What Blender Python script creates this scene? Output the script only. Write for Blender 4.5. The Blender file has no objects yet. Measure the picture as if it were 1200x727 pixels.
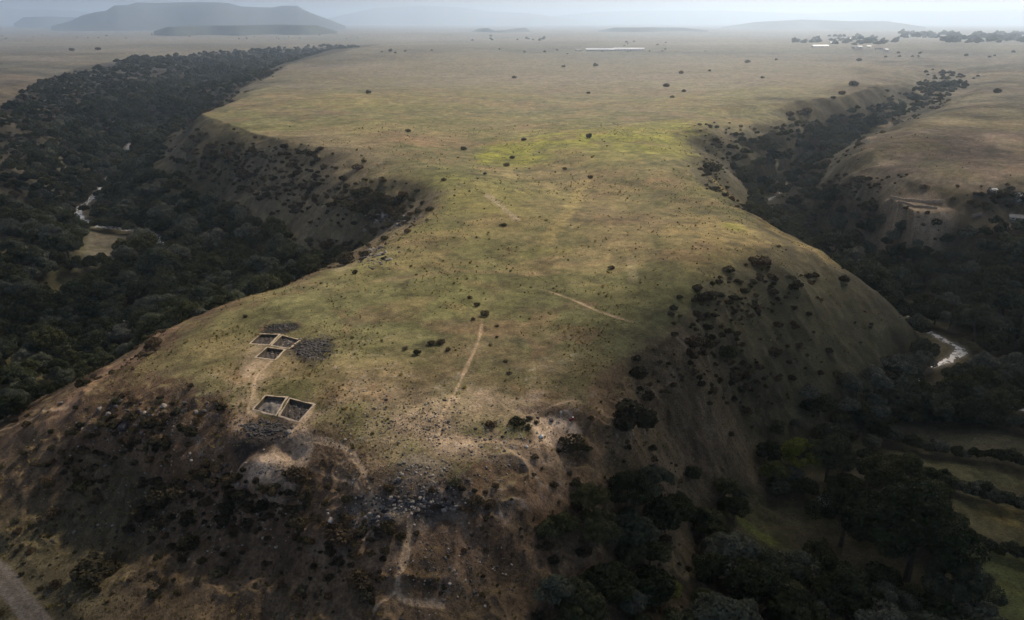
import bpy, math, random
import numpy as np
import bmesh
from mathutils import Vector

R = math.radians
sc = bpy.context.scene
col = sc.collection
rng = np.random.default_rng(7)
random.seed(7)

# ------------------------------------------------------------------ camera
CAM_H = 80.0
PITCH = R(19.96)
cam_d = bpy.data.cameras.new("camera"); cam = bpy.data.objects.new("camera", cam_d); col.objects.link(cam)
cam.location = (0, 0, CAM_H); cam.rotation_euler = (math.pi/2 - PITCH, 0, 0)
cam_d.sensor_width = 36; cam_d.lens = 28.0; cam_d.clip_start = 1; cam_d.clip_end = 200000
sc.camera = cam
F, CX, CY = 933.3, 600.0, 363.5

# ------------------------------------------------------------------ world, sun, exposure
SUN_EL, SUN_AZ = R(43), R(34)          # azimuth clockwise from +Y (the view direction)
world = bpy.data.worlds.new("World"); sc.world = world; world.use_nodes = True
nt = world.node_tree; nt.nodes.clear()
sky = nt.nodes.new("ShaderNodeTexSky"); sky.sky_type = 'NISHITA'; sky.sun_disc = False
sky.sun_elevation = SUN_EL; sky.sun_rotation = SUN_AZ
sky.altitude = 800; sky.air_density = 1.0; sky.dust_density = 9.0; sky.ozone_density = 0.3
bg = nt.nodes.new("ShaderNodeBackground"); bg.inputs[1].default_value = 0.15
wo = nt.nodes.new("ShaderNodeOutputWorld")
nt.links.new(sky.outputs[0], bg.inputs[0]); nt.links.new(bg.outputs[0], wo.inputs[0])
sl = bpy.data.lights.new("sun", 'SUN'); sl.energy = 3.5; sl.angle = R(2.5); sl.color = (1.0, 0.86, 0.66)
so = bpy.data.objects.new("sun", sl); col.objects.link(so)
sun_dir = Vector((math.sin(SUN_AZ)*math.cos(SUN_EL), math.cos(SUN_AZ)*math.cos(SUN_EL), math.sin(SUN_EL)))
so.rotation_euler = (-sun_dir).to_track_quat('-Z', 'Y').to_euler(); so.location = (0, 0, 300)
sc.view_settings.view_transform = 'Standard'; sc.view_settings.look = 'None'
sc.view_settings.exposure = 0.25; sc.view_settings.gamma = 1.0; sc.view_settings.use_curve_mapping = False
sc.render.engine = 'CYCLES'
sc.cycles.use_denoising = True; sc.cycles.max_bounces = 5; sc.cycles.volume_bounces = 1
sc.cycles.diffuse_bounces = 2; sc.cycles.glossy_bounces = 2; sc.cycles.transparent_max_bounces = 8
sc.cycles.use_adaptive_sampling = True; sc.cycles.adaptive_threshold = 0.02
sc.cycles.caustics_reflective = False; sc.cycles.caustics_refractive = False

HAZE_D, HAZE_C, HAZE_G = 1.35e-4, (.66, .81, 1.0, 1), .74
SHADE_P, SHADE_C = .97, (.62,.57,.50)  # cover and warm bounce colour of the unseen puffs added for shade
# ------------------------------------------------------------------ tagging helpers
def tag(o, label=None, cat=None, group=None, kind=None):
    if label: o['label'] = label
    if cat: o['category'] = cat
    if group: o['group'] = group
    if kind: o['kind'] = kind
    return o

def link(name, me, parent=None, loc=None):
    o = bpy.data.objects.new(name, me); col.objects.link(o)
    if parent is not None: o.parent = parent
    if loc is not None: o.location = loc
    return o

def empty(name, loc, rz=0.0, s=1.0):
    o = bpy.data.objects.new(name, None); col.objects.link(o)
    o.location = loc; o.rotation_euler = (0, 0, rz); o.scale = (s, s, s)
    o.empty_display_size = 0.5
    return o

def copy_tree(o, parent=None):
    c = o.copy(); col.objects.link(c)
    if parent is not None: c.parent = parent
    for ch in list(o.children): copy_tree(ch, c)
    return c

def mesh_np(name, verts, faces, mats=(), smooth=False, nper=4):
    """mesh from numpy arrays; all faces have nper corners"""
    verts = np.asarray(verts, np.float32); faces = np.asarray(faces, np.int32)
    me = bpy.data.meshes.new(name)
    me.vertices.add(len(verts)); me.vertices.foreach_set('co', verts.ravel())
    me.loops.add(faces.size); me.loops.foreach_set('vertex_index', faces.ravel())
    me.polygons.add(len(faces))
    me.polygons.foreach_set('loop_start', np.arange(0, faces.size, nper, dtype=np.int32))
    if smooth: me.polygons.foreach_set('use_smooth', np.ones(len(faces), bool))
    me.update(calc_edges=True)
    for m in mats: me.materials.append(m)
    return me

class MB:
    """collects simple solids and links them as one mesh"""
    def __init__(s): s.v = []; s.f = []
    def add(s, vs, fs):
        b = len(s.v); s.v += [tuple(v) for v in vs]; s.f += [tuple(b+i for i in f) for f in fs]; return s
    def box(s, c, sz, rz=0.0, taper=1.0):
        x, y, z = (k/2 for k in sz); ca, sa = math.cos(rz), math.sin(rz); vs = []
        for dz, t in ((-z, 1.0), (z, taper)):
            for dx, dy in ((-x, -y), (x, -y), (x, y), (-x, y)):
                vs.append((c[0]+(dx*ca-dy*sa)*t, c[1]+(dx*sa+dy*ca)*t, c[2]+dz))
        return s.add(vs, [(3,2,1,0),(4,5,6,7),(0,1,5,4),(1,2,6,5),(2,3,7,6),(3,0,4,7)])
    def tube(s, pts, rad, n=8):
        rings = []
        for i, p in enumerate(pts):
            p = Vector(p); a = Vector(pts[max(i-1, 0)]); b = Vector(pts[min(i+1, len(pts)-1)])
            d = (b-a).normalized(); u = d.orthogonal().normalized(); w = d.cross(u)
            r = rad[i] if isinstance(rad, (list, tuple)) else rad
            rings.append([p + (u*math.cos(k*2*math.pi/n) + w*math.sin(k*2*math.pi/n))*r for k in range(n)])
        vs = [v for r_ in rings for v in r_]; fs = []
        for i in range(len(rings)-1):
            for k in range(n): fs.append((i*n+k, i*n+(k+1) % n, (i+1)*n+(k+1) % n, (i+1)*n+k))
        fs.append(tuple(range(n-1, -1, -1))); fs.append(tuple((len(rings)-1)*n+k for k in range(n)))
        return s.add(vs, fs)
    def build(s, name, mat=None, parent=None, loc=None, smooth=False):
        me = bpy.data.meshes.new(name); me.from_pydata(s.v, [], s.f); me.update()
        if smooth:
            for p in me.polygons: p.use_smooth = True
        if mat: me.materials.append(mat)
        return link(name, me, parent, loc)

# ------------------------------------------------------------------ noise
_tab = np.random.default_rng(3).random((512, 512)).astype(np.float32)
def vn(x, y, s=0):
    x = x + s*17.31; y = y + s*9.77
    xi = np.floor(x).astype(np.int64); yi = np.floor(y).astype(np.int64)
    fx = (x-xi).astype(np.float32); fy = (y-yi).astype(np.float32)
    fx = fx*fx*(3-2*fx); fy = fy*fy*(3-2*fy)
    x0 = xi & 511; x1 = (xi+1) & 511; y0 = yi & 511; y1 = (yi+1) & 511
    return (_tab[x0, y0]*(1-fx)+_tab[x1, y0]*fx)*(1-fy) + (_tab[x0, y1]*(1-fx)+_tab[x1, y1]*fx)*fy
def fbm(x, y, wl, octv=4, s=0, gain=0.5):
    """value noise in about -1..1"""
    r = 0; a = 1.0; t = 0
    for o in range(octv):
        r = r + a*(vn(x/wl, y/wl, s+o*3)*2-1); t += a; a *= gain; wl = wl*0.49
    return r/t*1.6
def sstep(a, b, x):
    t = np.clip((x-a)/(b-a), 0, 1); return t*t*(3-2*t)

# ------------------------------------------------------------------ from picture measurements to places
def ray(px, py):
    a = (px-CX)/F; b = -(py-CY)/F
    return np.array([a, math.cos(PITCH)+b*math.sin(PITCH), -math.sin(PITCH)+b*math.cos(PITCH)])
def at_z(px, py, z):
    d = ray(px, py); t = (z-CAM_H)/d[2]; return d[0]*t, d[1]*t
def to_px(x, y, z):
    zz = z-CAM_H; f = y*math.cos(PITCH)-zz*math.sin(PITCH); u = y*math.sin(PITCH)+zz*math.cos(PITCH)
    return CX+F*x/f, CY-F*u/f

# ------------------------------------------------------------------ terrain control heights
LINES = [  # (px, py, z) along rims, foot lines and valley floors
 [(455,52,0),(390,58,0),(320,78,0),(302,100,0),(265,122,0),(225,140,0),(285,165,0),(340,178,0),(420,200,0),(485,232,-1),(494,248,-2),(450,290,-3),(400,320,-4),(330,336,-5),(270,350,-6),(190,395,-9),(130,440,-13),(60,490,-22),(0,545,-36)],
 [(450,49,0),(340,55,0),(240,61,0),(150,65,0),(92,75,0),(42,93,0),(0,122,0),(-80,180,0)],
 [(200,150,-60),(165,162,-63),(150,172,-65),(120,215,-65),(90,250,-66),(112,266,-66),(145,270,-66),(182,278,-66),(170,330,-66),(110,400,-67),(72,463,-67),(0,500,-64)],
 [(400,62,-22),(345,72,-30),(300,88,-40),(255,112,-50)],
 [(400,250,-20),(350,240,-24),(300,222,-28),(250,212,-32)],
 [(410,300,-38),(360,308,-46),(300,300,-55),(245,282,-61)],
 [(480,262,-18)],
 [(190,182,-42),(215,160,-18)],
 [(200,85,-18),(100,130,-32),(60,200,-42),(120,180,-56)], [(0,160,-12),(0,210,-26)], [(150,90,-14),(260,80,-22)],
 [(0,288,-40),(40,292,-42)], [(40,340,-58),(0,400,-62),(100,340,-63),(200,330,-64),(130,292,-65)],
 [(150,480,-15),(100,515,-24),(60,552,-33),(20,580,-40)], [(200,468,-9),(250,500,-9),(300,540,-10)],
 [(0,604,-47),(100,612,-41),(200,625,-33),(280,632,-29),(340,650,-26)],
 [(-60,727,-50),(0,727,-47),(200,727,-39),(400,727,-31),(560,727,-31),(640,727,-36),(700,727,-40),(800,727,-48),(900,727,-55),(1050,727,-60),(1250,727,-60)],
 [(350,580,-14),(430,612,-13),(500,592,-12),(560,598,-14),(640,560,-14)],
 [(480,660,-23),(560,650,-22),(640,640,-25)],
 [(650,512,-9),(735,490,-9),(640,490,-7)],
 [(320,460,-5),(330,400,-4),(250,420,-6),(200,440,-8)], [(520,500,-5),(430,540,-7),(560,540,-9)], [(520,400,-2),(400,400,-3),(560,300,-1),(700,300,0),(700,430,-4),(800,370,-3)],
 [(780,250,0),(600,200,0),(500,150,0),(700,120,0),(900,100,0),(400,100,0),(550,80,0),(750,70,0),(950,70,0)],
 [(760,560,-28),(740,620,-36),(700,680,-36)], [(700,560,-18)],
 [(960,300,-14),(1000,327,-25),(1040,355,-38),(1068,380,-50),(1084,402,-58)],
 [(812,180,-1),(825,200,-1),(845,222,-3),(870,245,-5),(915,275,-8)],
 [(900,292,-5),(930,325,-10),(860,350,-6),(830,395,-8),(820,425,-10),(770,452,-10),(700,470,-6)],
 [(950,400,-30),(1000,400,-41),(900,450,-33),(1020,450,-54),(960,480,-50),(850,480,-36),(800,520,-33)],
 [(900,512,-51),(860,560,-48),(800,620,-46),(900,600,-56),(1000,560,-59)],
 [(895,236,-60),(930,262,-60),(1000,300,-61),(1040,330,-61),(1068,372,-61),(1090,392,-61),(1125,410,-61),(1108,424,-61),(1085,436,-61),(1060,470,-61),(1010,520,-61),(960,600,-61),(940,660,-60)],
 [(1200,380,-58),(1260,420,-58),(1200,460,-61),(1150,520,-61),(1220,560,-61),(1220,640,-61),(1100,620,-61)],
 [(1200,330,-46),(1100,290,-42),(1200,290,-33),(1120,350,-55),(1050,300,-50)],
 [(1260,252,-20),(1200,250,-20),(1130,250,-20),(1070,250,-20),(1010,250,-34)],
 [(1260,215,-4),(1200,217,-6),(1120,214,-6),(1050,213,-7),(1000,213,-11)],
 [(1260,170,0),(1180,180,0),(1100,180,0),(1050,190,-3)], [(1200,120,0),(1260,90,0)],
 [(835,160,-1),(850,140,-1),(930,128,-1),(1000,118,-1),(1060,100,-1),(1068,80,0),(1088,69,0)],
 [(1100,70,0),(1160,80,0),(1172,95,0),(1110,125,-1),(1040,150,-2),(1000,175,-4),(985,200,-9)],
 [(1085,80,-6),(1110,95,-14),(1065,118,-22),(1005,145,-32),(945,185,-44),(925,205,-54)], [(1140,92,-10)],
 [(940,150,-16),(870,170,-16),(850,165,-6),(868,200,-34),(850,200,-14)],
 [(955,238,-44),(982,224,-28),(1000,230,-24)],
]
cp = []
for L in LINES:
    P = []
    for (px, py, z) in L:
        z *= 0.66 if (py > 440 and px < 770) else 0.76
        x, y = at_z(px, py, z); P.append((x, y, z))
    P = np.array(P)
    for i in range(len(P)):
        cp.append(P[i])
        if i+1 < len(P):
            d = np.hypot(*(P[i+1]-P[i])[:2]); rr = np.hypot(*P[i][:2])
            n = int(d/max(18, rr*0.06))
            for k in range(1, n+1):
                cp.append(P[i]+(P[i+1]-P[i])*k/(n+1))
for (x, y, z) in [(0,0,-55),(-200,0,-55),(200,0,-60),(-120,-100,-60),(120,-100,-60),(0,-300,-60),(-400,-200,-60),(400,-200,-60),(-500,300,-30),(-300,120,-60),(300,100,-61),(600,250,-40),
                  (0,60,-48),(-60,70,-52),(60,80,-52),(-800,500,0),(900,600,0),(-1500,0,0),(1500,0,0),(0,-1500,-20),(-2600,2000,0),(-1600,1200,0),(0,4500,0),(2500,3000,0),(1400,1500,0),(-3500,4500,0),(4000,5000,0),(1200,4200,0),(-1200,4200,0),
                  (0,2500,0),(600,2600,0),(-700,3200,0)]:
    cp.append(np.array((x, y, z*0.74), float))
cp = np.array(cp)
# merge near duplicates
keep = []
for i, p in enumerate(cp):
    if all((p[0]-cp[j][0])**2+(p[1]-cp[j][1])**2 > 36 for j in keep): keep.append(i)
cp = cp[keep]; S = 100.0; CR = 10.0
def _phi(dx, dy): return np.sqrt(dx*dx+dy*dy+(CR/S)**2)
Xc, Yc, Zc = cp[:, 0]/S, cp[:, 1]/S, cp[:, 2]
A = _phi(Xc[:, None]-Xc[None], Yc[:, None]-Yc[None]); n = len(cp)
M = np.zeros((n+3, n+3)); M[:n, :n] = A - np.eye(n)*0.02
M[:n, n] = 1; M[:n, n+1] = Xc; M[:n, n+2] = Yc; M[n:, :n] = M[:n, n:].T
W = np.linalg.solve(M, np.r_[Zc, 0, 0, 0])
W32 = W.astype(np.float32); X32 = Xc.astype(np.float32); Y32 = Yc.astype(np.float32)
def base_h(x, y):
    x = np.asarray(x, np.float32)/S; y = np.asarray(y, np.float32)/S
    out = np.full(x.shape, W32[n], np.float32) + W32[n+1]*x + W32[n+2]*y
    c2 = np.float32((CR/S)**2)
    for i in range(n):
        dx = x-X32[i]; dy = y-Y32[i]; dx *= dx; dy *= dy; dx += dy; dx += c2; np.sqrt(dx, out=dx); dx *= W32[i]; out += dx
    return out

# polar grid round the camera's foot
th = np.concatenate([np.arange(-180, -46, 2.0), np.arange(-46, 46.01, 0.09), np.arange(48, 180, 2.0)])
TH = np.radians(th)
rr = [4.0, 20, 40, 55, 65, 75, 83]
r = 88.0
while r < 40000:
    rr.append(r)
    h = 105.0
    dr = min((r*r+h*h)/h*0.0011*0.9, r*0.0045) if r < 1500 else (r*0.009 if r < 4000 else r*0.03)
    r += dr
RR = np.array(rr)
NT, NR = len(TH), len(RR)
GX = (RR[:, None]*np.sin(TH)[None]).astype(np.float32); GY = (RR[:, None]*np.cos(TH)[None]).astype(np.float32)
print("grid", NT, NR, NT*NR, "centres", n)
near = RR < 7000
GZ = np.zeros((NR, NT), np.float32)
GZ[near] = base_h(GX[near], GY[near])
fade = sstep(4200, 2600, RR)[:, None]
GZ = GZ*fade
GZ = np.clip(GZ, -52, 4)
# slope-dependent relief
gr_r = np.gradient(GZ, axis=0)/np.maximum(np.gradient(RR)[:, None], .01)
dth = np.gradient(TH)[None]*RR[:, None]
gr_t = np.gradient(GZ, axis=1)/dth
SL = np.hypot(gr_r, gr_t)
steep = sstep(0.12, 0.5, SL)
floor_ = sstep(-38, -45, GZ)
rel = fbm(GX, GY, 70, 5, 1)*(0.5+2.6*steep)*(1-0.5*floor_) + fbm(GX, GY, 9, 3, 5)*(0.10+0.45*steep)
nearface = sstep(300, 190, RR)[:, None]*sstep(-2, -6, GZ)
cr_ = 1-np.abs(fbm(GX, GY, 13, 4, 130)); rel = rel-(1-np.abs(fbm(GX, GY, 17, 4, 131)))*0
rel = rel + nearface*sstep(.1, .4, SL)*((cr_**3)*1.5-.9 + np.abs(fbm(GX, GY, 5, 3, 132))*.6)
rug = np.abs(fbm(GX+8*fbm(GX, GY, 40, 2, 11), GY, 26, 4, 8)); rel -= rug*1.6*steep
# a rougher, bouldery nose at the near end
GZ = GZ + rel*sstep(9000, 3000, RR)[:, None]
# broad swells of the far plain
GZ += (fbm(GX, GY, 900, 3, 21)*5-1)*sstep(1200, 3500, RR)[:, None]*sstep(26000, 9000, RR)[:, None]

def gi(x, y):
    """fractional grid coordinates"""
    rq = np.hypot(x, y); tq = np.arctan2(x, y)
    return np.interp(rq, RR, np.arange(NR)), np.interp(tq, TH, np.arange(NT))
def grid_at(G, x, y):
    a, b = gi(np.asarray(x, float), np.asarray(y, float))
    i = np.clip(np.floor(a).astype(int), 0, NR-2); j = np.clip(np.floor(b).astype(int), 0, NT-2); fa = a-i; fb = b-j
    return (G[i, j]*(1-fa)+G[i+1, j]*fa)*(1-fb) + (G[i, j+1]*(1-fa)+G[i+1, j+1]*fa)*fb
def H(x, y): return grid_at(GZ, x, y)
def hit(px, py):
    """ground point seen along the ray of a picture position"""
    d = ray(px, py); hz = math.hypot(d[0], d[1]); sl_ = d[2]/hz
    t = math.atan2(d[0], d[1]); xs = RR*math.sin(t); ys = RR*math.cos(t)
    g = H(xs, ys); lz = CAM_H+sl_*RR
    k = np.nonzero(lz[6:] <= g[6:])[0]
    if len(k) == 0: k = NR-2
    else: k = k[0]+6
    a, b = lz[k-1]-g[k-1], lz[k]-g[k]; f = a/(a-b+1e-9); r_ = RR[k-1]+(RR[k]-RR[k-1])*f
    x, y = r_*math.sin(t), r_*math.cos(t)
    return x, y, float(H(x, y))
# ------------------------------------------------------------------ places measured on the ground
def hits(pts): return np.array([hit(*p)[:2] for p in pts])
def dist_poly(P, X, Y):
    """distance to a polyline and the position along it (0..1)"""
    best = np.full(X.shape, 1e9, np.float32); along = np.zeros(X.shape, np.float32); L = len(P)-1
    for i in range(L):
        ax, ay = P[i]; bx, by = P[i+1]; vx, vy = bx-ax, by-ay; q = vx*vx+vy*vy+1e-9
        t = np.clip(((X-ax)*vx+(Y-ay)*vy)/q, 0, 1); d = np.hypot(X-ax-t*vx, Y-ay-t*vy)
        m = d < best; best = np.where(m, d, best); along = np.where(m, (i+t)/L, along)
    return best, along
def smooth_poly(P, k=6):
    P = np.asarray(P, float); out = []
    for i in range(len(P)-1):
        p0, p1, p2, p3 = P[max(i-1, 0)], P[i], P[i+1], P[min(i+2, len(P)-1)]
        for j in range(k):
            t = j/k; out.append(0.5*(2*p1+(p2-p0)*t+(2*p0-5*p1+4*p2-p3)*t*t+(3*p1-p0-3*p2+p3)*t**3))
    out.append(P[-1]); return np.array(out)
def line_mask(P, w, soft=None, wob=0.25, seed=0):
    """1 inside a strip of half width w round the polyline"""
    soft = soft or w*0.8; out = np.zeros(GX.shape, np.float32); pad = w+soft+w*wob*2+1
    x0, y0 = P.min(0)-pad; x1, y1 = P.max(0)+pad
    m = (GX > x0) & (GX < x1) & (GY > y0) & (GY < y1)
    x, y = GX[m], GY[m]; d, _ = dist_poly(P, x, y)
    d = d + fbm(x, y, 3.5, 2, 30+seed)*w*wob + fbm(x, y, 14, 2, 31+seed)*w*wob
    out[m] = sstep(w+soft, w-soft*0.4, d); return out
def blob(px, py, rx, ry, soft=0.5, wob=0.35, seed=0, wl=None):
    """soft patch on the ground, its radii measured at its own distance"""
    cx, cy, cz = hit(px, py); d = math.hypot(cx, cy)
    D = math.hypot(d, CAM_H-cz); rt = rx*D/F
    _r = [np.hypot(*at_z(px, py+s*min(ry, 0.6*(py-30)), cz)) for s in (-1, 1)]; rd = abs(_r[0]-_r[1])/2
    ux, uy = cx/d, cy/d
    k = 2.2; ext = max(rt, rd)*k
    out = np.zeros(GX.shape, np.float32)
    m = (abs(GX-cx) < ext) & (abs(GY-cy) < ext); x, y = GX[m], GY[m]
    a = ((x-cx)*ux+(y-cy)*uy)/rd; b = ((x-cx)*uy-(y-cy)*ux)/rt
    q = np.hypot(a, b) + fbm(x, y, wl or min(rt, rd)*0.9, 3, 40+seed)*wob
    out[m] = sstep(1+soft, 1-soft, q); return out
def inside(P, X, Y):
    X = np.asarray(X); r_ = np.zeros(X.shape, bool); j = len(P)-1
    for i in range(len(P)):
        xi, yi = P[i]; xj, yj = P[j]
        c = ((yi > Y) != (yj > Y)) & (X < (xj-xi)*(Y-yi)/(yj-yi+1e-12)+xi); r_ ^= c; j = i
    return r_

# rivers: the bed is levelled into the valley floor
RIVERS = {
 'left': [(205,148,-62),(165,162,-63),(150,172,-65),(135,200,-65),(112,228,-65),(91,250,-66),(112,264,-66),(145,268,-66),(183,276,-66),(200,320,-66),(150,370,-66),(105,410,-67),(72,463,-67),(30,482,-66),(-30,505,-64)],
 'right': [(950,190,-56),(915,225,-60),(895,240,-60),(930,262,-60),(1000,300,-61),(1045,340,-61),(1068,376,-61),(1098,394,-61),(1126,410,-61),(1112,421,-61),(1085,434,-61),(1075,446,-61),(1110,462,-61),(1170,474,-61),(1260,492,-61)]}
river_pl = {}; river_m = np.full(GX.shape, -99, np.float32)
for nm, L in RIVERS.items():
    P = smooth_poly([(*at_z(a, b, c*0.76), c*0.76) for a, b, c in L], 6)
    river_pl[nm] = P
    x0, y0 = P[:, :2].min(0)-25; x1, y1 = P[:, :2].max(0)+25
    m = (GX > x0) & (GX < x1) & (GY > y0) & (GY < y1)
    x, y = GX[m], GY[m]; d, al = dist_poly(P[:, :2], x, y)
    zz = np.interp(al, np.linspace(0, 1, len(P)), P[:, 2])
    w = sstep(17, 5, d)
    g = GZ[m]; g = g*(1-w)+(zz-0.2)*w; GZ[m] = g
    q = np.full(GX.shape, -99, np.float32); q[m] = np.where(al < .47, 2.4 if nm == 'left' else .6, 2.1 if nm == 'left' else .95)-(d+fbm(x, y, 9, 3, 50)*1.5)      # >0 in the water
    river_m = np.maximum(river_m, q)

# road at the valley mouth: levelled strip
road_P = hits([(-60,620),(0,672),(42,727)]); road_P = np.vstack([road_P, road_P[-1]+(road_P[-1]-road_P[-2])*3])
def level_strip(P, w, pad):
    global GZ
    x0, y0 = P.min(0)-w-pad; x1, y1 = P.max(0)+w+pad
    m = (GX > x0) & (GX < x1) & (GY > y0) & (GY < y1); x, y = GX[m], GY[m]
    Ps = P[0]+(P[-1]-P[0])*np.linspace(0, 1, 60)[:, None]
    Ps = np.array([np.array([np.interp(t, np.linspace(0, 1, len(P)), P[:, 0]), np.interp(t, np.linspace(0, 1, len(P)), P[:, 1])]) for t in np.linspace(0, 1, 60)])
    hz = H(Ps[:, 0], Ps[:, 1]); hz = np.convolve(np.pad(hz, 6, 'edge'), np.ones(13)/13, 'valid')
    d, al = dist_poly(Ps, x, y); z = np.interp(al, np.linspace(0, 1, 60), hz)
    k = sstep(w+pad, w, d); GZ[m] = GZ[m]*(1-k)+z*k
level_strip(road_P, 2.6, 3)

# the dug hollow on the right shoulder and the heaps beside the pits
TRN = hit(652, 508)
GZ += blob(600, 500, 16, 5, seed=3)*0 
GZ -= blob(654, 505, 27, 13, .5, .15, 2)*.7
GZ += blob(655, 478, 45, 5, .5, .3, 4)*.5
GZ += blob(366, 408, 22, 13, .5, .3, 5)*1.1 + blob(330, 383, 18, 5, .5, .3, 6)*1.2 + blob(308, 504, 26, 12, .5, .35, 7)*1.3

# bare earth and terrace reshaped into a raised fan and bench to catch the sun
for px_a, py_a, fall, args in ((322, 524, .27, (320, 541, 38, 18, .5, .35, 9)), (1072, 236, .10, (1072, 244, 42, 9, .35, .15, 5))):
    ax_, ay_, az_ = hit(px_a, py_a); k_ = blob(*args)*(river_m < -14)
    GZ = GZ*(1-k_)+np.maximum(GZ, az_+.2-fall*np.hypot(GX-ax_, GY-ay_)*1.0)*k_

# ------------------------------------------------------------------ ground colours (what each patch of ground is made of)
def C3(*c): return np.array(c, np.float32)
x, y = GX, GY
n1 = fbm(x, y, 120, 4, 60); n2 = fbm(x, y, 32, 4, 61); n3 = fbm(x, y, 7, 3, 62); n4 = fbm(x, y, 420, 4, 63); n5 = fbm(x, y, 1.6, 2, 64)
OL, ST, RU, SC_, GRN = C3(.122,.119,.050), C3(.205,.168,.080), C3(.148,.108,.064), C3(.050,.044,.030), C3(.22,.225,.032)
DIRT, ROCK = C3(.50,.375,.27), C3(.34,.31,.29)
ALB = np.zeros(GX.shape+(3,), np.float32)
def mixc(c, w):
    global ALB
    w = np.clip(w, 0, 1)[..., None]; ALB += (c-ALB)*w
ALB[:] = OL
gr_r = np.gradient(GZ, axis=0)/np.maximum(np.gradient(RR)[:, None], .01); gr_t = np.gradient(GZ, axis=1)/dth; SL = np.hypot(gr_r, gr_t)
SLs = SL
mixc(ST, sstep(-.35, .75, n1*0.7+n2*0.45+n3*0.25))
mixc(RU, sstep(-.1, .9, fbm(x, y, 60, 4, 65)+0.3*n3)*0.7)
mixc(C3(.165,.165,.072), sstep(0.15, .8, fbm(x, y, 45, 4, 66)+.2*n3)*0.6)
# far plain: fields and pastures in broad bands
far = sstep(500, 1500, RR)[:, None]
mixc(C3(.15,.132,.100), far*0.8); mixc(C3(.115,.115,.09), far*sstep(-.1, .5, n4)*0.7); mixc(C3(.19,.165,.13), far*sstep(.2, .6, fbm(x, y*2.2, 600, 3, 67))*0.6)
mixc(C3(.20,.15,.115), blob(1110, 180, 110, 38, .4)*0.85)
mixc(C3(.16,.13,.095), blob(20, 105, 70, 20, .5)*0.8)
mixc(RU*0.9, blob(690, 440, 150, 40, .5, .4, 1)*0.55); mixc(RU, blob(560, 400, 40, 40, .5, .4, 2)*0.4)
mixc(C3(.27,.20,.085), blob(850, 275, 70, 30, .6, .3, 3)*0.6); mixc(C3(.22,.185,.08), blob(450, 290, 50, 40, .6, .4, 4)*0.5)
mixc(C3(.165,.165,.075), blob(400, 370, 90, 45, .6, .4, 6)*0.5)
for a in ((600,178,34,11,.95),(700,165,90,14,.5),(800,158,60,12,.45),(640,166,26,6,.6),(700,160,60,7,.6),(750,168,70,16,.45),(805,150,40,10,.45),(575,186,18,6,.7),(640,298,26,6,.45),(420,120,60,8,.25),(845,225,22,12,.35),(735,300,12,5,.4),(560,230,60,30,.3),(860,265,12,5,.6)):
    mixc(GRN, blob(a[0], a[1], a[2], a[3], .6, .45, int(a[0]) % 13)*a[4])
for a in ((662,304,34,5,.6),(620,400,34,7,.5),(520,262,40,8,.3),(700,395,60,10,.3),(480,330,30,8,.3)):
    mixc(C3(.085,.085,.05), blob(a[0], a[1], a[2], a[3], .6, .45, int(a[0]) % 11)*a[4])
for sd, wl_, c_, a_, k_ in ((150, 26, (.20,.125,.075), .22, .45), (153, 18, (.10,.10,.045), .25, .5), (156, 40, (.25,.205,.10), .3, .4), (159, 11, (.085,.075,.045), .38, .45), (162, 75, (.17,.165,.06), .15, .35)):
    q_ = fbm(x+5*fbm(x, y, 15, 2, sd+1), y, wl_, 5, sd, .62); mixc(C3(*c_), sstep(a_, a_+.16, q_)*k_*(1-far))
# slopes: rusty thin grass with scrub, valley floors: leaf litter and undergrowth
hz = GZ
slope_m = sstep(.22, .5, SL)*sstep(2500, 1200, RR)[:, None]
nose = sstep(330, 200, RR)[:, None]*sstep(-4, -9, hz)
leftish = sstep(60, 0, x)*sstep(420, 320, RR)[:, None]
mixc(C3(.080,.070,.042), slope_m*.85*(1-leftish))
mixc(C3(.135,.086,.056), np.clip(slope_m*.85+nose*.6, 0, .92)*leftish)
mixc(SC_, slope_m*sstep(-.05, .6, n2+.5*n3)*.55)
mixc(C3(.185,.125,.080), nose*leftish*.75*sstep(.15, .6, fbm(x, y, 22, 4, 68)+.25*n3)*.5)
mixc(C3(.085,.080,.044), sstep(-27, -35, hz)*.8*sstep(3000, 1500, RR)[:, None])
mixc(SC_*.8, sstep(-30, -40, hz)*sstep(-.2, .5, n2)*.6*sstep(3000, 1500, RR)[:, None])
mixc(C3(.060,.058,.032), blob(985, 400, 95, 60, .5, .3, 3)*.85)  # olive flank turf, darkened in colour to stand in for shade
mixc(C3(.19,.155,.10), blob(350, 225, 100, 45, .5, .4, 5)*.7)
mixc(C3(.115,.085,.055), blob(840, 490, 70, 45, .4, .35, 8)*.6)
mixc(C3(.105,.080,.052), sstep(220, 165, RR)[:, None]*sstep(-13, -22, hz)*(x < 60)*.6)
# fields on the valley floors
field_polys = {'pale': hits([(104,272),(152,276),(146,296),(130,314),(97,306)]),
  'a': hits([(1040,528),(1200,560),(1230,585),(1110,560)]), 'b': hits([(1100,562),(1240,600),(1240,660),(1105,598)]), 'c': hits([(1110,625),(1240,668),(1240,760),(1160,760)]), 'd': hits([(1050,498),(1220,515),(1220,545),(1060,520)])}
def poly_mask(P, soft=2.0):
    x0, y0 = P.min(0)-8; x1, y1 = P.max(0)+8
    m = (GX > x0) & (GX < x1) & (GY > y0) & (GY < y1); out = np.zeros(GX.shape, np.float32)
    xx, yy = GX[m], GY[m]; d, _ = dist_poly(np.vstack([P, P[:1]]), xx, yy)
    s_ = np.where(inside(P, xx, yy), -d, d) + fbm(xx, yy, 6, 2, 71)*1.2
    out[m] = sstep(soft/2, -soft/2, s_); return out
mixc(C3(.135,.12,.085), poly_mask(field_polys['pale']))
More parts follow.
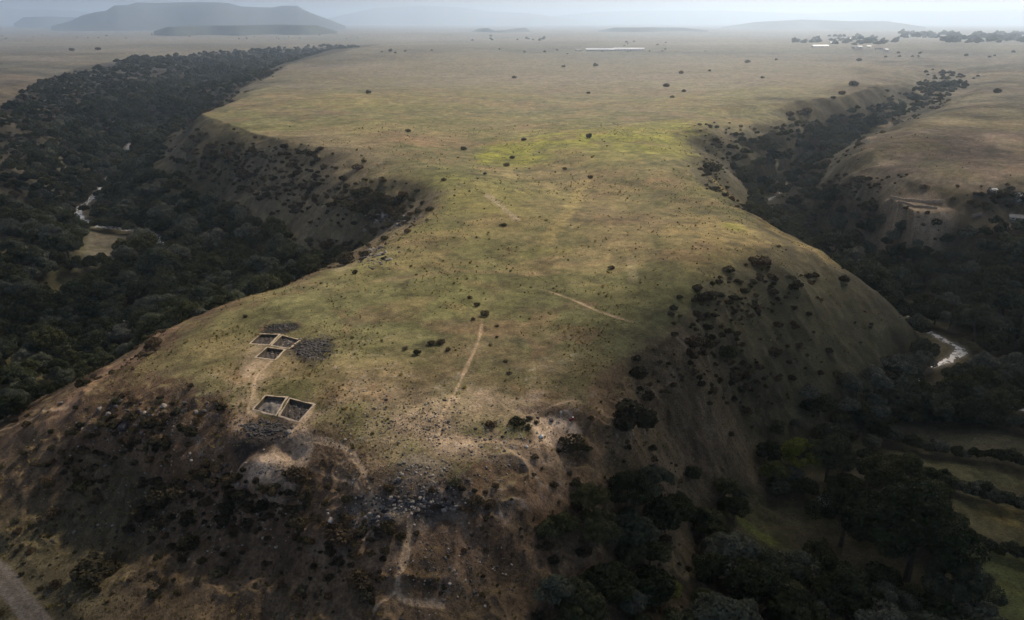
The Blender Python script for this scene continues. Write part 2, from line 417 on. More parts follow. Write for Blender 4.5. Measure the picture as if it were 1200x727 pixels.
mixc(C3(.10,.095,.05), line_mask(hits([(108,290),(150,287)]), 1.6)*.8)
for k_, c_ in (('a', (.10,.10,.05)), ('b', (.115,.11,.055)), ('c', (.09,.105,.04)), ('d', (.09,.085,.05))): mixc(C3(*c_), poly_mask(field_polys[k_])*.9)
mixc(C3(.20,.16,.06), blob(1180, 605, 22, 14, .4)*.8); mixc(C3(.11,.12,.035), blob(1150, 680, 30, 8, .5)*.7); mixc(C3(.075,.075,.035), blob(885, 625, 35, 35, .4, .35, 2)*.8)
mixc(C3(.12,.14,.035), line_mask(hits([(870,612),(885,622),(905,636)]), 1.2)*.7)
# stony and bare ground
mixc(DIRT*1.0, blob(320, 541, 31, 15, .5, .7, 9)*.9)
mixc(DIRT*.8, blob(300, 430, 14, 24, .6, .5, 4)*.45); mixc(DIRT*.75, blob(285, 478, 14, 22, .6, .5, 5)*.6); mixc(DIRT*.8, blob(330, 492, 40, 7, .5, .5, 6)*.6)
mixc(DIRT*.75, blob(500, 498, 62, 20, .7, .7, 7, 6.0)*.7); mixc(DIRT*.7, blob(590, 476, 60, 12, .6, .7, 8, 5.0)*.5)
mixc(DIRT*.75, blob(540, 522, 45, 10, .6, .6, 9, 5.0)*.7); mixc(DIRT*.7, blob(640, 535, 30, 14, .6, .6, 10, 5.0)*.45)
mixc(DIRT*.7, blob(470, 470, 70, 20, .7, .8, 11, 5.0)*.3); mixc(DIRT*.6, blob(450, 560, 60, 30, .7, .8, 2, 5.0)*.3)
mixc(DIRT*1.2, blob(652, 507, 27, 10, .25, .2, 12)*.98)
mixc(C3(.030,.028,.028), blob(366, 408, 24, 13, .4, .35, 5)*.8); mixc(C3(.022,.021,.022), blob(330, 383, 20, 5, .3, .3, 6)*.95); mixc(C3(.04,.036,.036), blob(308, 504, 28, 11, .4, .4, 7)*.85)
mixc(ROCK*.45, blob(490, 592, 60, 16, .6, .8, 3, 3.0)*.5); mixc(ROCK*.4, blob(430, 612, 50, 10, .6, .8, 4, 3.0)*.4); mixc(ROCK*.7, blob(490, 548, 25, 10, .6, .8, 5, 3.0)*.35)
mixc(C3(.30,.235,.165), blob(1072, 242, 34, 8, .3, .3, 5)*.95); mixc(C3(.3,.24,.17), blob(1020, 228, 50, 12, .6, .5, 6)*.5)
mixc(C3(.16,.13,.10), blob(465, 258, 35, 10, .5, .6, 7)*.7)
mixc(C3(.40,.33,.22), line_mask(hits([(494,250),(450,287),(400,317),(330,333),(270,347)]), 1.2, 1.5, .8)*.35)
mixc(C3(.30,.19,.13), line_mask(hits([(262,352),(190,393),(130,437),(70,482)]), 3, 3, .8)*.5)
mixc(C3(.40,.30,.12), line_mask(hits([(842,218),(870,242),(912,272),(958,296)]), 4, 6, .6)*.45)
# faint old tracks, walls and furrows in the turf
for pts, w_, c_, k_ in (
   ([(590,166),(640,156),(700,148),(770,141),(850,138),(930,136)], 2.6, (.07,.07,.05), .6),
   ([(570,228),(590,244),(606,258)], 1.2, (.34,.27,.2), .6), ([(684,212),(664,250),(642,282)], 2.4, (.30,.24,.10), .5),
   ([(740,300),(742,330)], 1.2, (.30,.25,.15), .45), ([(640,322),(540,318),(440,330)], 1.6, (.28,.2,.12), .35),
   ([(530,470),(470,500),(420,560)], 1.0, (.26,.2,.14), .3), ([(400,100),(600,108),(860,112)], 8, (.13,.125,.09), .5), ([(350,128),(500,135),(600,132)], 5, (.13,.13,.08), .4),
   ([(560,650),(520,690),(500,727)], .9, (.2,.14,.1), .5), ([(540,640),(600,600),(660,580)], .9, (.2,.14,.1), .4), ([(420,690),(470,640),(560,600)], .8, (.2,.14,.1), .4),
   ([(700,560),(760,520),(830,470)], .9, (.14,.11,.07), .3), ([(1100,150),(1000,190),(930,250)], 2.5, (.22,.17,.12), .4), ([(1060,212),(1200,222)], 2.5, (.26,.22,.16), .5),
   ([(760,590),(800,545),(860,500)], 1.0, (.13,.10,.07), .3)):
    mixc(C3(*c_), line_mask(smooth_poly(hits(pts)), w_, None, .5)*k_)
n_sp = sstep(.62, .95, vn(x/1.1, y/1.1, 77))*sstep(240, 160, RR)[:, None]
mixc(ROCK, n_sp*(hz > -14)*sstep(-.2, .5, n3+n2)*.35)
mixc(C3(.075,.068,.040), sstep(-70, -90, x)*sstep(210, 180, RR)[:, None]*(hz < -18)*.7)
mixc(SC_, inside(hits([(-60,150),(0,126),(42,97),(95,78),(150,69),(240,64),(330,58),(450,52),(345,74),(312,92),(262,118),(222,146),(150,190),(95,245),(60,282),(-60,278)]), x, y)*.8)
ALB *= (.92-.1*far)[..., None]
ALB *= (1+.26*n3+.26*n5+.10*n2)[..., None]

# walked paths, the road: their own pieces of the ground sheet
PATHS = [([(566,366),(562,395),(548,428),(532,462),(518,488),(516,514)], .75), ([(512,514),(545,517),(585,517),(622,521),(632,515)], 1.3),
         ([(367,474),(352,490),(341,500),(345,512),(384,518),(409,529),(425,550),(434,572),(439,594),(462,600)], .85),
         ([(481,607),(480,632),(473,660),(466,690),(478,704),(518,709)], .75), ([(352,545),(398,562),(428,583),(437,594)], .5), ([(466,692),(440,712),(425,735)], .5),
         ([(318,424),(302,440),(297,458),(290,474),(300,482)], .7),
         ([(616,334),(660,347),(700,364),(740,377),(768,386)], .9), ([(252,660),(290,694),(332,724)], .3),
         ([(197,446),(207,464),(216,486)], .5), ([(575,508),(612,488),(652,474),(700,468)], .8), ([(-5,508),(38,491),(78,478)], 1.3)]
path_m = np.zeros(GX.shape, np.float32)
for k, (pts, w_) in enumerate(PATHS):
    P = smooth_poly(hits(pts)); m = line_mask(P, w_*(.5 if k in (1, 2, 3, 4) else .36), w_*.5, .6, k)
    if k in (0, 7, 8, 9, 10):
        for q_ in ((P[0],) if k == 0 else (P[0], P[-1])): m *= sstep(2, 14, np.hypot(GX-q_[0], GY-q_[1])+fbm(GX, GY, 5, 2, 170)*3)
    m = m*(.7+.3*np.clip(1+fbm(GX, GY, 6, 2, 171), 0, 1)); path_m = np.maximum(path_m, m)
    GZ -= m*.12
mixc(C3(.46,.34,.23), path_m*.85*np.where((GX < 0) & (np.hypot(GX, GY) < 150) & (GY < 132) & (GX < -25), .35, .8))
road_m = line_mask(road_P, 1.9, .6, .08)
mixc(C3(.13,.115,.105), road_m); mixc(C3(.10,.085,.07), line_mask(road_P, .45, .4, .2)*.5)
mixc(C3(.30,.27,.24), sstep(-2.2, -.6, river_m)*.35*(river_m > -2.2))   # pale gravel at the water's edge
np.clip(ALB, .012, .8, out=ALB)

# ------------------------------------------------------------------ materials
def mat(name):
    m = bpy.data.materials.new(name); m.use_nodes = True; t = m.node_tree; b = t.nodes['Principled BSDF']
    b.inputs['Roughness'].default_value = .95; b.inputs['Specular IOR Level'].default_value = .15
    return m, t, b
def N(t, typ, **k):
    n_ = t.nodes.new(typ)
    for a, b in k.items(): setattr(n_, a, b)
    return n_
def ground_mat():
    m, t, b = mat('turf_and_soil')
    at = N(t, 'ShaderNodeAttribute', attribute_name='soil')
    geo = N(t, 'ShaderNodeNewGeometry')
    n_a = N(t, 'ShaderNodeTexNoise'); n_a.inputs['Scale'].default_value = 1.6; n_a.inputs['Detail'].default_value = 6; n_a.inputs['Roughness'].default_value = .7
    n_b = N(t, 'ShaderNodeTexNoise'); n_b.inputs['Scale'].default_value = .16; n_b.inputs['Detail'].default_value = 7; n_b.inputs['Roughness'].default_value = .65
    for q in (n_a, n_b): t.links.new(geo.outputs['Position'], q.inputs['Vector'])
    r1 = N(t, 'ShaderNodeMapRange'); r1.inputs[1].default_value = .3; r1.inputs[2].default_value = .7; r1.inputs[3].default_value = .45; r1.inputs[4].default_value = 1.55
    r2 = N(t, 'ShaderNodeMapRange'); r2.inputs[1].default_value = .3; r2.inputs[2].default_value = .7; r2.inputs[3].default_value = .72; r2.inputs[4].default_value = 1.28
    t.links.new(n_a.outputs[0], r1.inputs[0]); t.links.new(n_b.outputs[0], r2.inputs[0])
    mu = N(t, 'ShaderNodeMath', operation='MULTIPLY'); t.links.new(r1.outputs[0], mu.inputs[0]); t.links.new(r2.outputs[0], mu.inputs[1])
    vm = N(t, 'ShaderNodeVectorMath', operation='SCALE'); t.links.new(at.outputs['Color'], vm.inputs[0]); t.links.new(mu.outputs[0], vm.inputs['Scale'])
    t.links.new(vm.outputs[0], b.inputs['Base Color'])
    bu = N(t, 'ShaderNodeBump'); bu.inputs['Strength'].default_value = .9; bu.inputs['Distance'].default_value = .35
    t.links.new(n_a.outputs[0], bu.inputs['Height']); t.links.new(bu.outputs[0], b.inputs['Normal'])
    return m
M_GROUND = ground_mat()
def water_mat():
    m, t, b = mat('river_water')
    geo = N(t, 'ShaderNodeNewGeometry'); n_ = N(t, 'ShaderNodeTexNoise'); n_.inputs['Scale'].default_value = .5; n_.inputs['Detail'].default_value = 5
    t.links.new(geo.outputs['Position'], n_.inputs['Vector'])
    cr = N(t, 'ShaderNodeValToRGB'); cr.color_ramp.elements[0].position = .40; cr.color_ramp.elements[0].color = (.10,.12,.11,1); cr.color_ramp.elements[1].position = .52; cr.color_ramp.elements[1].color = (.8,.8,.78,1)  # white in the base colour: foam, with sky glare painted in
    t.links.new(n_.outputs[0], cr.inputs[0]); t.links.new(cr.outputs[0], b.inputs['Base Color'])
    b.inputs['Roughness'].default_value = .25; b.inputs['Specular IOR Level'].default_value = .9
    bu = N(t, 'ShaderNodeBump'); bu.inputs['Strength'].default_value = .5; bu.inputs['Distance'].default_value = .3; t.links.new(n_.outputs[0], bu.inputs['Height']); t.links.new(bu.outputs[0], b.inputs['Normal'])
    return m
M_WATER = water_mat()
def plain(name, c, rough=.9, var=.25, scale=1.5, bump=.3, spec=.2, rnd=0.0):
    """a colour broken up by noise, with a little relief"""
    m, t, b = mat(name); b.inputs['Roughness'].default_value = rough; b.inputs['Specular IOR Level'].default_value = spec
    tc = N(t, 'ShaderNodeTexCoord'); n_ = N(t, 'ShaderNodeTexNoise'); n_.inputs['Scale'].default_value = scale; n_.inputs['Detail'].default_value = 5
    t.links.new(tc.outputs['Object'], n_.inputs['Vector'])
    r_ = N(t, 'ShaderNodeMapRange'); r_.inputs[1].default_value = .3; r_.inputs[2].default_value = .7; r_.inputs[3].default_value = 1-var; r_.inputs[4].default_value = 1+var
    t.links.new(n_.outputs[0], r_.inputs[0]); vm = N(t, 'ShaderNodeVectorMath', operation='SCALE'); vm.inputs[0].default_value = c
    t.links.new(r_.outputs[0], vm.inputs['Scale']); last = vm
    if rnd:
        oi = N(t, 'ShaderNodeObjectInfo'); r2 = N(t, 'ShaderNodeMapRange'); r2.inputs[3].default_value = 1-rnd; r2.inputs[4].default_value = 1+rnd
        t.links.new(oi.outputs['Random'], r2.inputs[0]); v2 = N(t, 'ShaderNodeVectorMath', operation='SCALE'); t.links.new(vm.outputs[0], v2.inputs[0]); t.links.new(r2.outputs[0], v2.inputs['Scale']); last = v2
    t.links.new(last.outputs[0], b.inputs['Base Color'])
    if bump:
        bu = N(t, 'ShaderNodeBump'); bu.inputs['Strength'].default_value = bump; bu.inputs['Distance'].default_value = .1; t.links.new(n_.outputs[0], bu.inputs['Height']); t.links.new(bu.outputs[0], b.inputs['Normal'])
    return m

# ------------------------------------------------------------------ excavation pits: picture corners of each opening (far left, far right, near right, near left)
PITS = [
 ('A', [(305.4,392),(327,393.5),(315.5,405.2),(293.5,403.6)]), ('B', [(330.5,394.6),(351,398.8),(338.5,408.4),(318.8,406)]), ('C', [(313.2,408.4),(333.2,411.2),(322.4,422.7),(300.2,419.6)]),
 ('D', [(311,461.5),(335,464),(322,479.4),(296.2,473.9)]), ('E', [(339.4,465),(367.2,471.4),(349,487),(327,480)])]
pit_w = {}
for k, pts in PITS:
    # the real outline is a rectangle: level the ground round it first
    pit_w[k] = hits(pts)
for grp in (('A', 'B', 'C'), ('D', 'E')):
    allp = np.vstack([pit_w[k] for k in grp]); c = allp.mean(0); rad = np.hypot(*(allp-c).T).max()+1.5
    m = np.hypot(GX-c[0], GY-c[1]) < rad+6; xx, yy = GX[m], GY[m]
    Aq = np.c_[xx, yy, np.ones(xx.size)]; co, *_ = np.linalg.lstsq(Aq, GZ[m], rcond=None)
    k_ = sstep(rad+5, rad, np.hypot(xx-c[0], yy-c[1])); GZ[m] = GZ[m]*(1-k_)+(Aq@co).astype(np.float32)*k_
pit_cut = np.zeros(GX.shape, bool); pit_in = {}
for k, P in pit_w.items():
    c = P.mean(0); x0, y0 = P.min(0)-4; x1, y1 = P.max(0)+4
    m = (GX > x0) & (GX < x1) & (GY > y0) & (GY < y1)
    Pb = c+(P-c)*(1+.25/np.hypot(*(P-c).T)[:, None]); q = np.zeros(GX.shape, bool); q[m] = inside(Pb, GX[m], GY[m]); pit_cut |= q

# ------------------------------------------------------------------ the ground sheet and its pieces
print("pits", {k: [round(float(np.hypot(*(P[i]-P[(i+1) % 4]))), 1) for i in range(4)] for k, P in pit_w.items()})
idx = (np.arange(NR-1)[:, None]*NT+np.arange(NT-1)[None])
F4 = np.stack([idx, idx+1, idx+NT+1, idx+NT], -1).reshape(-1, 4)
def fmean(G): return (G[:-1, :-1]+G[1:, :-1]+G[1:, 1:]+G[:-1, 1:]).reshape(-1)/4
cls = np.zeros(len(F4), np.int8)
cls[fmean(path_m) > .5] = 1
fp = np.zeros(GX.shape, np.float32)
for k_ in ('pale', 'a', 'b', 'c', 'd'): fp = np.maximum(fp, poly_mask(field_polys[k_]))
cls[fmean(fp) > .5] = 4
cls[fmean(road_m) > .5] = 2
cls[fmean(river_m) > 0] = 3
cutf = fmean(pit_cut.astype(np.float32)) > .9
V = np.stack([GX, GY, GZ], -1).reshape(-1, 3)
# shared smooth normals so that neighbouring pieces meet without a seam
nx, ny = None, None
dr_ = np.gradient(V.reshape(NR, NT, 3), axis=0); dt_ = np.gradient(V.reshape(NR, NT, 3), axis=1)
NRM = np.cross(dt_, dr_).reshape(-1, 3); NRM /= np.linalg.norm(NRM, axis=1)[:, None]+1e-9
NRM *= np.where(NRM[:, 2:] < 0, -1, 1)
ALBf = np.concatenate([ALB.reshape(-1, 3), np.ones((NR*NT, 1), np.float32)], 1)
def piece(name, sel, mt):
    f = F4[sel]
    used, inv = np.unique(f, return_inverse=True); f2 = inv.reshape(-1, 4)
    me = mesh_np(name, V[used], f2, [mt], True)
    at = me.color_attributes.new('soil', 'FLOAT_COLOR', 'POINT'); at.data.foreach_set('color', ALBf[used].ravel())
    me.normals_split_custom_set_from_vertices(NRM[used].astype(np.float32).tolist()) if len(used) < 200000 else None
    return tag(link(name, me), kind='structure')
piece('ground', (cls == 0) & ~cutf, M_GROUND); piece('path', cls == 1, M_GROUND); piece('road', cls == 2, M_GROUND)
piece('river', cls == 3, M_WATER); piece('field', cls == 4, M_GROUND)
# ------------------------------------------------------------------ hills on the horizon
def ridge(name, prof, r, depth, colour, cliff=.5, seed=0, base_py=36, n=140):
    """a range of hills at distance r whose skyline runs through the measured heights"""
    P = np.array(prof, float); px = np.linspace(P[0, 0], P[-1, 0], n); py = np.interp(px, P[:, 0], P[:, 1])
    K = 22; vs = np.zeros((n, K, 3)); 
    for j in range(K):
        v = j/(K-1); rj = r+(v-.32)*depth; 
        sh = np.clip(v/.32, 0, 1)**(1/cliff*.9) if v < .32 else 1-((v-.32)/.68)**2
        for i in range(n):
            d = ray(px[i], py[i]); hz_ = math.hypot(d[0], d[1]); top = CAM_H+d[2]/hz_*r
            t = math.atan2(d[0], d[1]); top = max(top, 2)
            rr_ = rj*(1+.03*math.sin(i*.13+seed)); x_, y_ = rr_*math.sin(t), rr_*math.cos(t)
            nz = float(fbm(np.array([x_]), np.array([y_]), depth*.22, 4, 80+seed)[0])
            vs[i, j] = (x_, y_, -12+(top+12)*max(0, min(1, sh+(nz*.14 if 0 < v < 1 and abs(v-.32) > .05 else 0))))
    idx_ = (np.arange(n-1)[:, None]*K+np.arange(K-1)[None]); f = np.stack([idx_, idx_+K, idx_+K+1, idx_+1], -1).reshape(-1, 4)[:, ::-1]
    m = plain(name+'_land', colour, .95, .3, .004, 0)
    return tag(link(name, mesh_np(name, vs.reshape(-1, 3), f, [m], True)), kind='structure')
ridge('mesa', [(60,31),(82,25),(96,18),(112,14.5),(124,13),(134,7),(150,6),(160,3),(215,2.5),(268,4),(282,7.5),(318,8.5),(330,6.5),(348,7),(356,12),(368,17),(388,24),(405,31)], 8600, 2600, (.03,.04,.045), .6, 1)
ridge('wooded_ridge', [(16,28),(27,20.5),(60,19.5),(100,21),(140,24),(180,27),(215,29)], 13000, 1200, (.03,.036,.026), .8, 2)
ridge('wooded_ridge', [(180,37),(196,31.5),(230,30.5),(262,30),(300,29.5),(335,29),(372,30),(395,37)], 5600, 700, (.028,.036,.024), .8, 9)
ridge('hills', [(360,27),(415,15),(440,9),(490,7),(545,9),(570,13),(620,16),(660,21),(700,27)], 19000, 5000, (.09,.09,.07), .6, 3)
ridge('hills', [(-120,12),(-40,8),(20,10),(90,13),(140,20)], 21000, 5000, (.09,.09,.07), .6, 4)
ridge('hills', [(640,20),(700,14),(760,12),(850,13),(950,16),(1020,12),(1110,14),(1200,10),(1300,6)], 22000, 5000, (.09,.09,.07), .6, 5)
ridge('hills', [(845,32),(885,26),(940,23),(1000,25),(1040,25),(1085,32)], 9500, 2200, (.07,.08,.06), .6, 6)
ridge('wooded_ridge', [(552,38),(560,34),(572,33),(580,36),(592,35),(604,33.5),(616,33),(624,38)], 6200, 260, (.08,.09,.08), .8, 7, n=60)
ridge('wooded_ridge', [(700,37),(720,32.5),(760,32),(800,33),(830,36)], 6500, 500, (.04,.045,.04), .8, 8, n=60)

# ------------------------------------------------------------------ foliage
def leaf_mat(name, ramp, rough=.8, trans=.35):
    m, t, b = mat(name); b.inputs['Roughness'].default_value = rough
    oi = N(t, 'ShaderNodeObjectInfo'); cr = N(t, 'ShaderNodeValToRGB'); els = cr.color_ramp.elements
    while len(els) < len(ramp): els.new(.5)
    for e, (p, c) in zip(els, ramp): e.position = p; e.color = (*c, 1)
    t.links.new(oi.outputs['Random'], cr.inputs[0])
    tc = N(t, 'ShaderNodeTexCoord'); n_ = N(t, 'ShaderNodeTexNoise'); n_.inputs['Scale'].default_value = .7; n_.inputs['Detail'].default_value = 3
    t.links.new(tc.outputs['Object'], n_.inputs['Vector'])
    r_ = N(t, 'ShaderNodeMapRange'); r_.inputs[1].default_value = .3; r_.inputs[2].default_value = .7; r_.inputs[3].default_value = .6; r_.inputs[4].default_value = 1.5
    t.links.new(n_.outputs[0], r_.inputs[0]); vm = N(t, 'ShaderNodeVectorMath', operation='SCALE'); t.links.new(cr.outputs[0], vm.inputs[0]); t.links.new(r_.outputs[0], vm.inputs['Scale'])
    t.links.new(vm.outputs[0], b.inputs['Base Color'])
    tr = N(t, 'ShaderNodeBsdfTranslucent'); t.links.new(vm.outputs[0], tr.inputs['Color']); mx = N(t, 'ShaderNodeMixShader'); mx.inputs[0].default_value = trans
    t.links.new(b.outputs[0], mx.inputs[1]); t.links.new(tr.outputs[0], mx.inputs[2]); t.links.new(mx.outputs[0], t.nodes['Material Output'].inputs['Surface']); return m
M_LEAF = leaf_mat('leaves', [(0, (.030,.040,.018)), (.3, (.050,.058,.026)), (.5, (.075,.078,.034)), (.7, (.066,.080,.050)), (.88, (.11,.12,.085)), (1, (.15,.155,.12))])
M_SCRUB = leaf_mat('scrub_leaves', [(0, (.035,.036,.02)), (.5, (.065,.056,.034)), (.8, (.11,.078,.05)), (1, (.10,.10,.065))])
M_YEL = leaf_mat('yellowing_leaves', [(0, (.16,.17,.03)), (1, (.19,.20,.04))])
M_GREY = leaf_mat('silvery_leaves', [(0, (.15,.155,.125)), (1, (.18,.18,.15))])
M_BARK = plain('bark', (.10,.08,.06), .95, .3, 3, .5)

def crown_mesh(name, seed, nl, R_, zc, rl, nq, q, mt, flat=.8):
    g = np.random.default_rng(seed)
    th_ = g.random(nl)*2*np.pi; rad = np.sqrt(g.random(nl))*R_; hz_ = g.normal(0, 1, nl)
    c = np.c_[rad*np.cos(th_), rad*np.sin(th_), zc+flat*R_*(1-(rad/R_)**2)*g.uniform(-.35, .95, nl)]
    c[0] = (0, 0, zc+R_*flat*.5); lr = rl*g.uniform(.7, 1.25, nl)
    k = g.integers(0, nl, nq*3); d = g.normal(0, 1, (nq*3, 3)); d /= np.linalg.norm(d, axis=1)[:, None]
    p = c[k]+d*(lr[k]*g.uniform(.80, 1.12, nq*3))[:, None]*np.array([1, 1, .82])
    ok = np.ones(len(p), bool)
    for i in range(nl): ok &= ~((np.linalg.norm((p-c[i])/np.array([1, 1, .82]), axis=1) < lr[i]*.78))
    ok &= p[:, 2] > zc-R_*.75
    p, d = p[ok][:nq], d[ok][:nq]
    nn = d+g.normal(0, .55, d.shape); nn /= np.linalg.norm(nn, axis=1)[:, None]
    u = np.cross(nn, g.normal(0, 1, d.shape)); u /= np.linalg.norm(u, axis=1)[:, None]; w = np.cross(nn, u)
    s_ = (q*g.uniform(.55, 1.25, len(p)))[:, None]
    v = np.stack([p-u*s_-w*s_*.7, p+u*s_*.8-w*s_, p+u*s_+w*s_*.8, p-u*s_*.7+w*s_], 1).reshape(-1, 3)
    return mesh_np(name, v, np.arange(len(v)).reshape(-1, 4), [mt])
def trunk_mesh(name, seed, h=5.5, r=.32):
    g = random.Random(seed); mb = MB(); lean = (g.uniform(-.4, .4), g.uniform(-.4, .4))
    mb.tube([(0, 0, -.8), (lean[0]*.3, lean[1]*.3, h*.35), (lean[0], lean[1], h)], [r*1.25, r*.85, r*.45], 8)
    for k in range(5):
        a = g.uniform(0, 6.28); z = h*g.uniform(.35, .8); L = g.uniform(1.6, 2.8)
        mb.tube([(lean[0]*.5, lean[1]*.5, z), (math.cos(a)*L*.5, math.sin(a)*L*.5, z+L*.5), (math.cos(a)*L, math.sin(a)*L, z+L*.9)], [r*.4, r*.26, r*.1], 6)
    me = bpy.data.meshes.new(name); me.from_pydata(mb.v, [], mb.f); me.materials.append(M_BARK); return me
CROWNS = [crown_mesh('crown', 10+i, 15+i, 3.9+.25*(i % 3), 5.4, 1.7, 4200, .22, M_LEAF) for i in range(6)]
BIGC = [crown_mesh('crown', 70+i, 34+3*i, 4.3, 5.2, 1.15, 14000, .105, M_LEAF, .85) for i in range(4)]
TRUNKS = [trunk_mesh('trunk', i) for i in range(4)]
BUSHES = [crown_mesh('bush_foliage', 40+i, 7+i, 1.25, .75, .72, 700, .13, M_SCRUB, .7) for i in range(4)]
STEMS = []
for i in range(2):
    mb = MB()
    for k in range(5):
        a = k*1.3+i; mb.tube([(0, 0, -.4), (math.cos(a)*.35, math.sin(a)*.35, .5), (math.cos(a)*.8, math.sin(a)*.8, 1.2)], [.07, .05, .02], 5)
    me = bpy.data.meshes.new('stem'); me.from_pydata(mb.v, [], mb.f); me.materials.append(M_BARK); STEMS.append(me)

def make_tree(x_, y_, s, rz, k, label, group=None, cat='tree', name='tree', crown=None, sz=None, leaf=None):
    e = empty(name, (x_, y_, float(H(x_, y_))), rz, s)
    if sz: e.scale = (s*sz[0], s*sz[0], s*sz[1])
    tag(e, label, cat, group)
    me = crown or CROWNS[k % 6]
    if leaf:
        me = me.copy(); me.materials.clear(); me.materials.append(leaf)
    link('crown', me, e); link('trunk', TRUNKS[k % 4], e); return e
def make_bush(x_, y_, s, rz, k, label, group=None, name='bush', leaf=None, sz=1.0):
    e = empty(name, (x_, y_, float(H(x_, y_))), rz, s); e.scale = (s, s, s*sz); tag(e, label, 'bush', group)
    me = BUSHES[k % 4]
    if leaf:
        me = me.copy(); me.materials.clear(); me.materials.append(leaf)
    link('foliage', me, e); link('stem', STEMS[k % 2], e); return e

# --- trees and bushes one can point at: (px, py of the foot, width in picture units, ...)
special = []
def width_scale(px, py, w, unit):
    x_, y_, z_ = hit(px, py); D = math.sqrt(x_*x_+y_*y_+(CAM_H-z_)**2); special.append((x_, y_, w*D/F/2)); return x_, y_, w*D/F/unit
TREES = [  # px, py, width px, kind, leaf, height factor, label
 (765,585,52,0,None,1,'tall dark tree at the top of the wood below the dug hollow'),
 (735,600,60,1,None,1,'dark round tree left of the tall one, on the upper edge of the wood'),
 (690,600,48,2,None,.9,'leftmost dark tree at the upper edge of the wood below the hollow'),
 (790,615,50,3,None,.9,'round dark tree at the lower right of the tall tree below the hollow'),
 (852,425,25,4,None,1,'small round blue-green tree alone among shrubs at the head of the grassy flank'),
 (932,556,52,5,M_YEL,1,'yellow-green tree, brightest of the big trees at the valley edge'),
 (905,565,30,2,leaf_mat('dull_yellow_leaves', [(0,(.09,.10,.03)),(1,(.10,.11,.035))]),1,'small dull green-yellow tree at the left foot of the bright yellow one'),
 (968,565,66,1,None,1.05,'big olive tree touching the right side of the yellow-green tree'),
 (1050,600,84,0,None,1,'broad black-green tree beside the fields, upper one of the dark pair at lower right'),
 (1062,680,125,3,None,1,'huge near-black tree with the widest crown, at the lower right'),
 (985,640,80,4,None,1,'broad dark tree between the yellow-green tree and the huge near-black one'),
 (1120,720,80,5,None,.9,'dark tree at the bottom edge right of the huge near-black crown'),
 (1035,735,66,2,None,.9,'dull green tree at the bottom edge under the huge near-black crown'),
 (782,704,34,1,M_YEL,.9,'small yellow-green tree alone in the dark wood at the bottom edge'),
 (962,728,40,2,M_GREY,.9,'pale silvery tree at the bottom edge of the valley wood'),
 (290,288,30,3,None,1,'tall dark tree in the hollow of the left gorge, darkest one below the shrubby slope'),
 (822,715,34,5,leaf_mat('dull_green_leaves', [(0,(.08,.09,.03)),(1,(.09,.10,.035))]),.9,'dull green tree right of the small yellow-green one in the dark wood'),
 (700,640,60,4,None,.9,'dark tree on the left margin of the lower wood'),(860,610,40,1,None,.9,'rounded dark tree at the right end of the lower wood next to the clearing'),
 (1140,400,50,0,M_GREY if False else None,1,'large rounded tree right beside the bend of the small river'),
 (1095,598,9,0,M_GREY,4.2,'thin pale upright tree between two valley fields'),
]
for i, (px, py, w, k, lf, hf, lab) in enumerate(TREES):
    x_, y_, s = width_scale(px, py, w, 11.0)
    make_tree(x_, y_, s, i*1.7, k, lab, sz=(1, hf), leaf=lf, crown=BIGC[k % 4] if w > 30 and lab[:4] != 'tall dark tree in the' else None)
